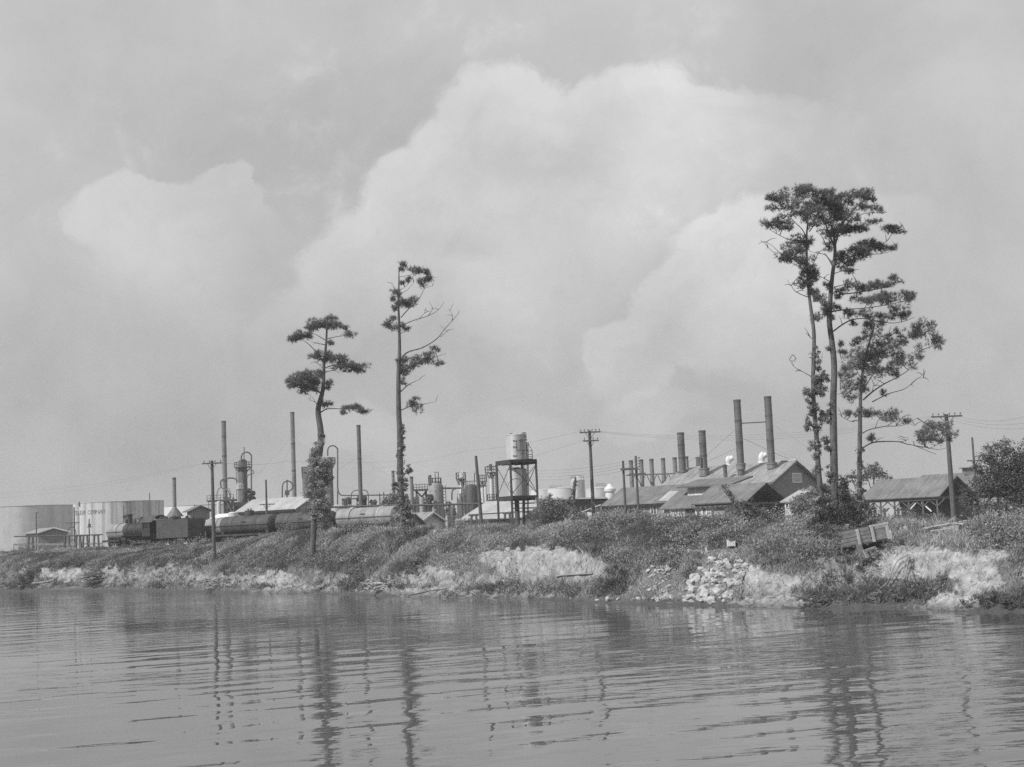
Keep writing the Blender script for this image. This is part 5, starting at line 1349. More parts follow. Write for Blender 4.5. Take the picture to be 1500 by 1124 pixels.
pipe('overhead_pipe', [(413.5,729),(413.5,716),(414.5,709),(418,705.5),(422,704.8),(426,706.5),(428.5,711),(427.5,716.5),(423,720),(420.5,723),(420.5,729)], 2.1, 300, 'thick hooked pipe rising above the big shed roof')
mb = MB(); a = P(420.5, 729, 298); mb.bar(a, P(420.5, 703, 298), .2); mb.bar(P(417.5, 722, 298), P(423.5, 722, 298), .5, 1.0); single('pipe_support', mb, MT['iron'], 'thin post with a small box inside the hooked pipe', 'support')
tower('drum', 'grey drum half hidden by the left side of the ivy covered pine', 447, 694, 9, 300, 4.4, ((692.5, 10),), None, 'stack', True, 'drum')
tower('cracking_tower', 'dark column with a railed top half hidden behind the ivy covered pine', 482.5, 672, 9, 300, 4.4, ((679, 17),), (-1, 680, 742), 'stack', True)
tower('vent_column', 'slim column directly behind the ivy coat of the pine', 472, 682, 5, 302, 4.4, (), None, 'stack', True)
pipe('overhead_pipe', arch(480, 668, 494.5, 742, 653, 7), 2.1, 298, 'tall gooseneck vapour pipe right of the ivy covered pine')
pipe('overhead_pipe', [(495,715),(496,721),(499,725),(506,726),(530,725.7),(555,725.4),(581,725)], 1.9, 296, 'long level pipe running right from the tall gooseneck')
pipe('loop_pipe', [(514.5,742),(514.5,727),(516,721.5),(520,718.7),(526,718.2),(534,718.2),(537.5,720),(539.5,726),(539.8,740)], 1.4, 292, 'low hooped pipe behind the stack over the pipe rack')
def pipe_rack(name, pts, w, D, posts, label, zb=3.6, two=True):
    k = D / F; q = [P(x_, y_, D) for x_, y_ in pts]
    t = Thing(name, label, 'pipe rack', (q[0].x, q[0].y, zb))
    mb = MB(); mb.tube(q, w * k / 2, 8); t.part('pipe', mb, MT['pipe'])
    if two: mb = MB(); mb.tube([p + Vector((0, .5, -.05)) for p in q], w * k / 2.6, 8); t.part('pipe', mb, MT['pipe'])
    for px in posts:
        for i in range(len(pts) - 1):
            if pts[i][0] <= px <= pts[i + 1][0]:
                f = (px - pts[i][0]) / (pts[i + 1][0] - pts[i][0]); a = q[i].lerp(q[i + 1], f)
                mb = MB(); mb.bar((a.x - .35, a.y, zb), (a.x - .2, a.y, a.z), .24); mb.bar((a.x + .55, a.y, zb), (a.x + .4, a.y, a.z), .24); mb.bar((a.x - .5, a.y, a.z - .12), (a.x + .7, a.y, a.z - .12), .16)
                mb.bar((a.x - .3, a.y, a.z - 2.2), (a.x + .5, a.y, a.z - 2.2), .1)
                t.part('trestle', mb, MT['iron'])
    return t
pipe_rack('pipe_rack', [(478,743),(530,741.5),(640,739.5),(736,737)], 2.6, 205, (545, 559, 608, 645, 688, 727), 'long raised pipe line on trestles crossing behind the slender pine')
pipe_rack('pipe_rack', [(686,754.5),(735,751.5),(792,748)], 1.8, 188, (693, 742, 775), 'low raised pipe line in front of the pale shed roof under the tank tower', two=False)
pipe_rack('pipe_rack', [(20,786),(90,785),(150,783)], 1.4, 235, (44, 97, 114, 124, 140), 'long raised pipe line on posts in front of the small house', 4.4)
mb = MB(); a, b = P(20, 798, 235), P(150, 796.5, 235); mb.bar(a, b, .14, .3)
for i in range(7): q = a.lerp(b, i / 6); mb.bar((q.x, q.y, 4.2), (q.x, q.y, q.z + .15), .12)
single('fence', mb, MT['wood_grey'], 'low grey rail fence at the foot of the small house', 'fence')
for px, pt_, l in ((556, 723, 'left thin pipe post of the pair right of the hooped pipe'), (562, 721, 'right thin pipe post of the pair right of the hooped pipe')):
    tower('pipe_post', l, px, pt_, 1.6, 262, 4.2, (), None, 'iron', False, 'post')
def pumpset(px0, px1, py0, py1, D, n, label, seed, mat='black'):
    r = random.Random(seed); mb = MB(); c = P((px0 + px1) / 2, py1, D); k = D / F
    for _ in range(n):
        a = P(r.uniform(px0, px1), r.uniform(py0, py1), D + r.uniform(-2, 2)); s = r.uniform(.3, .75)
        mb.lathe_axis(a, (r.uniform(-1, 1), -.6, r.uniform(-.5, 1)), [(.1, -.9 * s), (.5 * s, -.8 * s), (.62 * s, -.2 * s), (.6 * s, .4 * s), (.15, .5 * s), (.12, .8 * s)], 10)
        mb.bar(a, (a.x, a.y, 4.2), .2)
    for i in range(3):
        y_ = py0 + (py1 - py0) * (i + .5) / 3; mb.bar(P(px0, y_, D), P(px1, y_, D), .22)
    return single('pump_group', mb, MT[mat], label, 'pumps', loc=(c.x, c.y, 4.2))
pumpset(540, 552, 734, 750, 285, 12, 'cluster of dark pumps and valves right of the stack over the pipe rack', 3)
pumpset(524, 536, 727, 752, 262, 10, 'dark valves at the foot of the stack over the pipe rack', 4)
pumpset(504, 512, 731, 735, 288, 6, 'two dark funnels on a small platform above the lit tank wagon', 5, 'iron')
mb = MB(); mb.bar(P(501, 731.5, 288), P(525, 730.5, 288), .3, .25); mb.bar(P(500, 738, 288), P(512, 737.5, 288), .12); [mb.bar(P(x_, 731, 288), P(x_ + .2, 748, 288), .18) for x_ in (502, 512, 523)]
single('small_platform', mb, MT['iron'], 'small iron platform carrying two funnels above the lit tank wagon', 'platform')
pumpset(622, 634, 722, 742, 236, 8, 'dark valves at the left foot of the wide pale reaction drum', 6)
pumpset(655, 668, 735, 757, 250, 10, 'cluster of valves and pale fittings under the elbow pipe', 7, 'pipe')
# middle columns
def ex2(t, x, y, r, k):
    z = zfor(x, y, 700)
    mb = MB(); mb.tube([P(642, 707, 232), P(642, 692, 232), P(636, 692, 232)], .09, 6); mb.tube([P(639, 707, 232), P(637, 694, 232)], .07, 6); t.part('davit', mb, MT['iron'])
    mb = MB(); a = P(629.8, 700, 231); mb.lathe(a.x, a.y, [(.25, zfor(x, y, 712)), (.24, zfor(x, y, 698.5))], 10); b = a; mb.lathe(a.x, a.y, [(.24, zfor(x, y, 711)), (.25, zfor(x, y, 698.2))], 12)
    q = P(629.6, 705, 231); mb.box(q.x - .25, q.x + .25, q.y - .2, q.y + .2, zfor(q.x, q.y, 711.5), zfor(q.x, q.y, 698.5)); t.part('vent_box', mb, MT['stack'])
tower('reaction_drum', 'wide pale upright drum with a railed top, left of the domed dark vessel', 638, 711, 20, 238, 4.2, ((711, 17),), (1, 712, 752), 'tankcar_pale', True, 'drum', ex2)
c = P(616, 719, 240); mb = MB(); a, b = P(606.5, 718.5, 240), P(627, 717.5, 240); mb.bar(a, b, 1.6, .3)
for z_ in (.45, .9): mb.bar(a + UPV * z_ + Vector((0, -.8, 0)), b + UPV * z_ + Vector((0, -.8, 0)), .09)
for i in range(6): q = a.lerp(b, i / 5) + Vector((0, -.8, 0)); mb.bar(q, q + UPV * .9, .08)
for px in (610, 624): q = P(px, 719, 240); mb.bar(q, (q.x, q.y, 4.2), .25)
for s_ in (-1, 1): mb.bar(P(617 + s_ * 7, 720, 240), P(618, 728, 240), .25)
single('gantry', mb, MT['iron'], 'railed iron gantry between the short stack and the wide pale drum', 'gantry')
tower('drum', 'pale upright drum below the railed gantry', 618, 729, 8, 244, 4.2, (), None, 'tankcar_pale', True, 'drum')
pipe('overhead_pipe', [(648,715.5),(660,715.3),(676,715)], 2.6, 240, 'short thick level pipe right of the wide pale drum')
pipe('overhead_pipe', [(668,716),(664.5,717),(662.3,720),(662,726),(662,733)], 1.9, 240, 'elbow pipe dropping from the short level pipe')
tower('column', 'white column with a railed top left of the domed dark vessel', 675, 697, 6.2, 262, 4.2, ((702, 14), ), (1, 703, 750), 'tank_silver', True)
mb = MB(); a = P(677.5, 702, 260); mb.bar(a, P(677.5, 690, 260), .16); mb.bar(P(673, 697, 260), P(677, 695, 260), .5, .9); single('vent_pipe', mb, MT['white'], 'thin white vent pipe on top of the railed white column', 'pipe')
tower('drum', 'pale upright drum in front of the railed white column', 672.5, 724, 7.5, 240, 4.2, (), (1, 726, 756), 'tank_silver', True, 'drum')
def ex3(t, x, y, r, k):
    mb = MB(); mb.tube([P(695, 708, 228), P(695, 693, 228), P(699, 693, 228)], .09, 6); t.part('davit', mb, MT['iron'])
    mb = MB(); a, b = P(681, 705.5, 226), P(702, 704.5, 226); mb.bar(a, b, .1)
    for i in range(7): q = a.lerp(b, i / 6); mb.bar(q, q - UPV * 1.0, .07)
    t.part('railing', mb, MT['iron'])
    mb = MB(); mb.bar(P(690, 712, 227.0), P(713, 712, 227.0), .3, .2); t.part('walkway', mb, MT['iron'])
tower('domed_vessel', 'big dark rust patched vessel with a domed top behind the leaning pole', 691, 715, 20.5, 232, 4.2, (), (-1, 716, 755), 'tankcar_dark', True, 'vessel', ex3)
tower('column', 'slim pale column right of the leaning pole, lower of the two', 706.5, 708, 4.6, 262, 4.2, ((705.5, 13),), None, 'tank_silver', True)
tower('column', 'slim pale drum right beside the lower slim column', 710.8, 712, 3.6, 260, 4.2, (), None, 'tank_white', True)
tower('column', 'white column with a railed crown and a caged ladder left of the tank tower', 719, 690, 4.6, 275, 4.2, ((692.5, 17), (733, 14)), (1, 693, 732), 'tank_white', True)
mb = MB(); a = P(719, 690, 275); mb.bar(a, a + UPV * 1.3, .5); [mb.bar(P(713 + i * 4.5, 683 - (i % 2) * 2, 275), P(716 + i * 3, 683, 275), .1) for i in range(4)]; single('crown_fittings', mb, MT['iron'], 'small pipes on the crown of the white column left of the tank tower', 'fittings')

# ------------------------------------------------------------------ tank tower
DT = 158; k = DT / F
cT = P(757, 700, DT)
t = Thing('tank_tower', 'tall iron tower carrying two silver tanks one above the other', 'tank tower', (cT.x, cT.y, 4.0))
x, y = cT.x, cT.y; hx = 24 * k; hy = 1.35
zt1, zt0 = zfor(x, y, 676.5), zfor(x, y, 729)
ca, sa = math.cos(.5), math.sin(.5)
def Q(u, v, z): return Vector((x + u * ca - v * sa, y + u * sa + v * ca, z))
S = 1.62
for u, v in ((-S, -S), (S, -S), (S, S), (-S, S)):
    mb = MB(); mb.bar(Q(u, v, 3.6), Q(u * .985, v * .985, zt1), .2); t.part('leg', mb, MT['black'])
for z in (zt0, zt1):
    mb = MB(); mb.obox(Q(0, 0, z), (S * 1.04 * ca, S * 1.04 * sa, 0), (-S * 1.04 * sa, S * 1.04 * ca, 0), (0, 0, .16))
    for u in (-1, -.5, 0, .5, 1): mb.bar(Q(u * S, -S * 1.06, z - .24), Q(u * S, S * 1.06, z - .24), .14, .2)
    t.part('platform', mb, MT['black'])
mb = MB()
for a, b in (((-S, -S), (S, -S)), ((S, -S), (S, S)), ((-S, S), (-S, -S))):
    mb.bar(Q(*a, zt1 - .4), Q(*b, zt0 + .3), .05); mb.bar(Q(*b, zt1 - .4), Q(*a, zt0 + .3), .05)
t.part('brace_rods', mb, MT['iron'])
for (p0, p1, w_, cx_) in ((638.5, 674.5, 30.5, 756.5), (688.5, 726.5, 28.5, 757.5)):
    q = P(cx_, (p0 + p1) / 2, DT); z1, z0 = zfor(q.x, q.y, p0), zfor(q.x, q.y, p1); r_ = w_ * k / 2
    mb = MB(); pr = []
    for i in range(3): pr += [(r_ * (1.0 + .002 * (3 - i)), z0 + (z1 - z0) * i / 3), (r_ * (1.0 + .002 * (3 - i)), z0 + (z1 - z0) * (i + 1) / 3)]
    pr += [(r_ * 1.02, z1), (r_ * 1.02, z1 + .07), (.2, z1 + .28)]
    mb.lathe(q.x, q.y, pr, 40); tk = t.part('tank', mb, MT['tank_silver'], smooth=25)
    if p0 < 650:
        mb = MB(); a = P(749.5, 637.5, DT); mb.box(a.x - .2, a.x + .2, a.y - .2, a.y + .2, z1 + .02, zfor(a.x, a.y, 635)); t.part('hatch', mb, MT['iron'], parent=tk)
        for yy in (646, 655, 668):
            for dx in (752.5, 756): 
                a = P(dx, yy, DT - r_ * .98); mb = MB(); mb.lathe_axis(a, (0, -1, 0), [(.06, -.1), (.09, .06)], 8); t.part('fitting', mb, MT['iron'], parent=tk)
mb = MB()
for dx in (765.5, 767.2, 769): mb.tube(smooth_pts([P(dx, 760, DT - 1.35), P(dx - .3, 700, DT - 1.35), P(dx - 1, 645, DT - 1.35), P(dx - 1, 637, DT - 1.2), P(dx, 634, DT - .8), P(dx + 1.5, 635, DT - .6), P(dx + 1.8, 642, DT - .6)], 3), .035, 6)
t.part('riser_pipes', mb, MT['pipe'])
mb = MB(); mb.bar(P(757, 660, DT - 1.5), P(773, 659, DT - 1.4), .35, .07); mb.bar(P(760, 645, DT - 1.4), P(772, 644.5, DT - 1.2), .12)
for px in (757, 762, 768): mb.bar(P(px, 660, DT - 1.5), P(px, 645, DT - 1.45), .07)
t.part('gauge_gallery', mb, MT['iron'])
mb = MB()
for px in (772.5, 774.2): mb.bar(P(px, 764, DT - .3), P(px - .6, 648, DT - .3), .07)
for i in range(30): mb.bar(P(772.4, 760 - i * 3.7, DT - .3), P(774, 760 - i * 3.7, DT - .3), .05)
t.part('ladder', mb, MT['iron'])
mb = MB(); a, b = P(772, 673, DT), P(780, 672.5, DT)
for z_ in (.25, .5, .9): mb.bar(a + UPV * z_, b + UPV * z_, .06)
mb.bar(a, b, .7, .1); mb.bar(b, b + UPV * .9, .06); mb.bar(a, a + UPV * .9, .06); mb.bar(b + UPV * .9, P(774, 650, DT), .06); t.part('landing', mb, MT['iron'])
mb = MB(); q = P(757.5, 745, DT); mb.lathe(q.x, q.y, [(.28, 3.8), (.26, zt0)], 12); t.part('down_pipe', mb, MT['iron'])
mb = MB()
for z in (zfor(x, y, 745), zfor(x, y, 738)):
    mb.bar(Q(-S, -S, z), Q(S, -S, z), .1); mb.bar(Q(S, -S, z), Q(S, S, z), .1)
t.part('girt', mb, MT['iron'])
mb = MB(); a, b = P(692, 763.5, 150), P(752, 762, 150)
for i in range(24): q = a.lerp(b, i / 23); mb.bar((q.x, q.y, 4.4), (q.x, q.y, q.z + .02 * (i % 3)), .3, .08)
mb.bar(a, b, .1, .3); single('plank_fence', mb, MT['wood_dark'], 'low dark board fence in the grass under the tank tower', 'fence')
# loading platform right of the tower
k = 215 / F; a, b = P(782, 731.5, 215), P(890, 729.5, 215)
t = Thing('loading_platform', 'long pale slab roof on trestle posts behind the round bush', 'platform', ((a.x + b.x) / 2, a.y, 4.2))
mb = MB(); mb.obox((a + b) / 2 + Vector((0, 2, 0)), (b - a) / 2, (0, 2.4, 0), (0, 0, .12)); t.part('slab', mb, MT['concrete'])
mb = MB(); mb.bar(a - UPV * .35, b - UPV * .35, .4, .45); t.part('edge_beam', mb, MT['dark'])
for px in (790, 812, 834, 854, 876):
    for q_ in (-.6, .6): mb = MB(); q = P(px, 733, 215.3); mb.bar((q.x + q_, q.y, 4), (q.x + q_ * .5, q.y, q.z - .2), .22); t.part('post', mb, MT['wood_dark'])
mb = MB(); q0, q1 = P(780, 742, 219), P(892, 740, 219); mb.obox((q0 + q1) / 2, (q1 - q0) / 2, (0, .1, 0), (0, 0, 1.0)); t.part('back_wall', mb, MT['wall_mid'])
mb = MB(); mb.bar(P(852, 750, 150), P(880, 739.5, 150), .7, .08); single('roof_board', mb, MT['roof_white'], 'pale slanting board at the left foot of the long workshop', 'board')

# leaning creeper post
mb = MB(); a, b = P(836, 760, 133), P(843, 699, 133); a.z = gz(a.x, a.y); mb.tube([a, a.lerp(b, .5), b], [.16, .13, .09], 8)
t = Thing('creeper_post', 'leaning post overgrown with creeper beside the round bush', 'post', a)
t.part('post', mb, MT['pole'])
kk = 133 / F; V, T = leaves([(P(835.5, 752, 133), 6 * kk, 6 * kk, 12 * kk), (P(837, 735, 133), 4 * kk, 4 * kk, 10 * kk), (P(839.5, 720, 133), 3 * kk, 3 * kk, 10 * kk), (P(842, 708, 133), 2.2 * kk, 2.2 * kk, 9 * kk)], 70, .13, 77, (.06, .13), .15)
soup('creeper', V, T, MT['leaves'], t.e, t.inv)
# more of the plant between the lone pines and the tank tower
pipe('ground_pipe', [(655,757.5),(672,757),(692,758),(712,757)], 1.6, 215, 'low ground pipe in front of the railed white column')
pipe('ground_pipe', [(548,752),(566,751.5),(580,752)], 1.4, 255, 'low pipe run behind the little half sunk hut')
pipe('riser_pipe', [(648,760),(648,744),(651,741.5),(656,741.5),(658,744),(658,757)], 1.2, 228, 'small hooped riser pipe right of the wide pale drum')
pipe('riser_pipe', [(682,757),(682,722),(684,719),(687,719)], 1.1, 236, 'thin riser pipe on the left side of the domed dark vessel')
pipe('riser_pipe', [(701.5,757),(701.8,735),(703.5,732),(706,732)], 1.2, 240, 'thin riser pipe between the domed vessel and the slim pale column')
pipe('riser_pipe', [(627,752),(626.5,728),(624,725),(621,725)], 1.2, 236, 'thin riser pipe on the left side of the wide pale drum')
pipe('overhead_pipe', [(509,741),(509,734),(510.5,731)], .9, 284, 'short thin pipe under the small funnel platform')
tower('drum', 'short dark drum standing low between the elbow pipe and the white column', 663, 746, 7, 246, 4.2, (), None, 'stack', True, 'drum')
tower('drum', 'narrow dark drum low behind the stack over the pipe rack', 549, 733, 5, 288, 4.2, (), None, 'stack', True, 'drum')
tower('drum', 'small pale drum low between the slender pine and the short stack', 597, 741, 6, 252, 4.2, (), None, 'tankcar_pale', True, 'drum')
tower('drum', 'pale squat drum low at the right foot of the domed vessel', 714, 741, 8, 252, 4.2, (), None, 'tank_grey', True, 'drum')
# ------------------------------------------------------------------ telegraph poles and wires
POLES = {}
def pole(px, pyt, D, w, label, arms=(), lean=0.0, pxb=None, pyb=None, cat='utility pole', name='utility_pole', yaw=0.0, group=None):
    """arms: (py, left px, right px, number of insulators)"""
    k = D / F; top = P(px, pyt, D); r = w * k / 2
    if pxb is not None: b = P(pxb, pyb, D); b = Vector((b.x, b.y, min(gz(b.x, b.y), b.z)))
    else: b = Vector((top.x, top.y, gz(top.x, top.y)))
    t = Thing(name, label, cat, b, 0, group)
    mb = MB(); mb.tube([b - UPV * .4, b.lerp(top, .5), top], [r * 1.12, r, r * .8], 12); t.part('shaft', mb, MT['pole'], smooth=40)
    for py, xl, xr, ni in arms:
        a, c = P(xl, py, D), P(xr, py, D); z = zfor((a.x + c.x) / 2, D, py); a.z = c.z = z
        if abs(yaw) > 0: a.y -= yaw; c.y += yaw
        mb = MB(); mb.bar(a - Vector((0, r + .04, 0)), c - Vector((0, r + .04, 0)), .12, .14); arm = t.part('cross_arm', mb, MT['pole'])
        POLES.setdefault(label, []).append((a, c))
        for i in range(ni):
            q = a.lerp(c, (i + .3) / (ni - .4)) - Vector((0, r + .04, 0)) if ni > 1 else a.lerp(c, .5)
            mb = MB(); mb.lathe(q.x, q.y, [(.025, z + .05), (.03, z + .17), (.07, z + .18), (.075, z + .26), (.05, z + .33), (.01, z + .35)], 8)
            t.part('insulator', mb, MT['insulator'], parent=arm)
        if xr - xl > 14:
            mb = MB(); m_ = Vector((top.x, D - r - .1, z))
            for e in (a, c): mb.bar(m_ - UPV * .75, m_.lerp(e, .45) - Vector((0, .05, .02)), .05)
            t.part('arm_brace', mb, MT['iron'], parent=arm)
    return t
pole(310.5, 675, 152, 5.2, 'tall dark pole with one cross arm on the bank at left before the tank wagons', [(679, 297, 326, 4)], pxb=313.5, pyb=802)
pole(863.5, 631, 140, 5.0, 'tall utility pole with two cross arms near the middle of the bank', [(633.5, 849, 879.5, 6), (646, 854, 877, 4)])
pole(1386, 607, 126, 7.0, 'stout utility pole with one cross arm before the end of the timber shed', [(610.5, 1363, 1408, 6)])
pole(1424, 641, 165, 3.6, 'thin pole with a low cross arm left of the big shade tree', [(675, 1416, 1438, 0)])
pole(389.5, 703, 205, 3.2, 'plain pole with a low cross arm in front of the big shed roof', [(739, 381, 403, 0)])
pole(53, 751, 250, 1.8, 'thin pole in front of the small house on the left', [(751.5, 52.5, 57, 0)])
pole(108.5, 743, 250, 2.4, 'dark pole with a ring on its side between the two big storage tanks', [(766, 97, 117, 0)])
pole(115.5, 752, 258, 1.3, 'thin post under the lettering of the streaked storage tank')
pole(130.5, 760, 240, 2.0, 'short post with a small shield sign left of the locomotive')
pole(219, 722, 300, 1.6, 'thin post rising behind the locomotive cab')
pole(285, 739, 290, 1.4, 'thin post beside the coned stack')
pole(181, 741, 262, 1.4, 'thin signal post with a round lamp behind the locomotive boiler')
pole(697, 668, 140, 5.0, 'dark plain pole leaning to the left before the domed vessel', pxb=706, pyb=763)
pole(424 + 81.5, 744, 178, 1.6, 'thin post by the lit tank wagon')
mb = MB(); c = P(105, 782, 249)
mb.tube([c + Vector((.75 * math.cos(a), 0, 1.2 * math.sin(a))) for a in [i * math.pi / 8 for i in range(17)]], .07, 5); single('ring', mb, MT['iron'], 'iron ring hung on the dark pole between the storage tanks', 'ring')
mb = MB(); c = P(131, 770, 239.5); mb.obox(c, (.22, 0, 0), (0, .04, 0), (0, 0, .3)); mb.obox(c - UPV * .25, (.42, 0, 0), (0, .05, 0), (0, 0, .06)); single('shield_sign', mb, MT['iron'], 'small shield shaped plate on the short post left of the locomotive', 'sign')
mb = MB(); c = P(183, 757, 261.5); mb.lathe_axis(c, (0, -1, 0), [(.1, -.3), (.36, -.25), (.36, .2), (.1, .25)], 12); single('signal_lamp', mb, MT['black'], 'round lamp on the thin signal post', 'lamp')
# H frame
t = Thing('pole_frame', 'H shaped pole frame with a heavy top beam before the long workshop', 'pole frame', P(924, 750, 160))
for x0, x1, pyt, lab in ((912.5, 917, 675, 0), (931, 936, 668, 1)):
    a = P(x0, pyt, 160); mb = MB(); mb.tube([(a.x, a.y, 3.8), (a.x, a.y, a.z)], [.16, .13], 10); t.part('post', mb, MT['pole'])
a, b = P(909, 688, 159.7), P(935, 686.5, 159.7); mb = MB(); mb.bar(a, b, .28, .24); t.part('beam', mb, MT['pole'])
mb = MB(); a, b = P(921, 695.5, 159.7), P(946, 693.5, 159.7); mb.bar(a, b, .12, .14); t.part('cross_arm', mb, MT['pole'])
for i in range(5):
    a = P(934.3, 671 + i * 4.2, 159.6); mb = MB(); mb.lathe_axis(a, (1, -.2, .1), [(.03, -.2), (.03, .05), (.08, .06), (.08, .2), (.02, .25)], 8); t.part('insulator', mb, MT['insulator'])
def wire(pts, r, label, sag=.8, group='telegraph wires'):
    mb = MB(); q = [Vector(p) for p in pts]; out = []
    for i in range(len(q) - 1):
        for j in range(10): f = j / 10; out.append(q[i].lerp(q[i + 1], f) - UPV * sag * 4 * f * (1 - f))
    out.append(q[-1]); mb.tube(out, r * .75, 4)
    return single('wire', mb, MT['wire'], label, 'wire', group)
A8 = P(850, 632, 140); B8 = P(878, 632, 140)
wire([P(560, 685, 262), P(680, 661, 200), A8], .016, 'upper wire from the double armed pole away to the left over the tank tower', .3)
wire([P(855, 645, 140), P(640, 700, 230), P(520, 724, 300)], .012, 'lower wire from the double armed pole away to the left', .5)
for i, (x0, x1) in enumerate(((878, 1366), (874, 1376), (870, 1396))):
    wire([P(x0, 632 + i * .3, 140), P(x1, 609.5, 126)], .012, ['upper wire between the double armed pole and the stout right pole', 'middle wire between the double armed pole and the stout right pole', 'lower wire between the double armed pole and the stout right pole'][i], 1.0 + .2 * i)
for i, (x0, y0) in enumerate(((1500, 611), (1500, 620), (1500, 628))):
    wire([P(1404 - i * 14, 609.5, 126), P(x0, y0, 118)], .018, 'one of the wires from the stout right pole out of the picture', .4)
for i in range(4):
    wire([P(934, 672 + i * 4.5, 160), P(770, 689 + i * 4.5, 210), P(700, 697 + i * 4, 260)], .02, 'one of the parallel wires from the pole frame to the left past the tank tower', .5)
wire([P(298, 678, 152), P(120, 712, 190), P(-60, 728, 240)], .012, 'upper wire from the left pole out over the storage tanks', .15)
wire([P(302, 679, 152), P(120, 717, 190), P(-60, 734, 240)], .012, 'lower wire from the left pole out over the storage tanks', .15)
wire([P(325, 678, 152), P(420, 676, 200), P(590, 675, 262)], .016, 'long level wire from the left pole across the tall stacks', .3)
for i, (a, b, l) in enumerate([((428, 640, 345), (372, 700, 335), 'guy wire from the slim stack down to the left'), ((428, 648, 345), (395, 727, 335), 'steeper guy wire from the slim stack down to the left'), ((428, 640, 345), (472, 700, 320), 'guy wire from the slim stack down to the right'), ((525, 668, 250), (492, 690, 270), 'guy wire from the pipe rack stack down to the left'), ((525, 668, 250), (600, 715, 240), 'guy wire from the pipe rack stack down to the right')]):
    wire([P(*a), P(*b)], .025, l, .1, 'guy wires of the stacks')

# ------------------------------------------------------------------ train
TRK = Vector((-44.8, 188, 0)); TU = Vector((-.8, .6, 0)); TV = Vector((-.6, -.8, 0))    # along (to the left) and towards the river
def tz(p): return gz(p.x, p.y)
class Car:
    def __init__(s, name, label, cat, dist, group=None, side=0.0):
        s.k = 1.0; s.o = TRK + TU * dist - TV * side; s.o.z = 4.95
        s.t = Thing(name, label, cat, s.o, math.atan2(TU.y, TU.x), group)
    def p(s, a, b, z): return s.o + TU * (a * s.k) + TV * b + UPV * z
    def box(s, mb, a0, a1, b0, b1, z0, z1):
        mb.obox(s.p((a0 + a1) / 2, (b0 + b1) / 2, (z0 + z1) / 2), TU * ((a1 - a0) / 2 * s.k), TV * ((b1 - b0) / 2), UPV * ((z1 - z0) / 2))
    def wheel(s, a, r, parent=None, name='wheel', spokes=False):
        for b in (-.75, .75):
            mb = MB(); mb.lathe_axis(s.p(a, b - .06, r), TV, [(r * .25, 0), (r * .82, .02), (r * .84, 0), (r, 0), (r, .13), (r * .84, .14), (r * .82, .1), (r * .3, .1), (r * .2, .16)], 20)
            w = s.t.part(name, mb, MT['black'], smooth=30)
    def truck(s, a, r=.42, wb=.85):
        for q in (-wb, wb): s.wheel(a + q, r)
        mb = MB()
        for b in (-.95, .95): s.box(mb, a - wb - .3, a + wb + .3, b - .06, b + .06, r - .02, r + .2); s.box(mb, a - .3, a + .3, b - .08, b + .08, r - .2, r + .35)
        s.box(mb, a - .18, a + .18, -.9, .9, r + .1, r + .4)
        s.t.part('bogie_frame', mb, MT['black'])
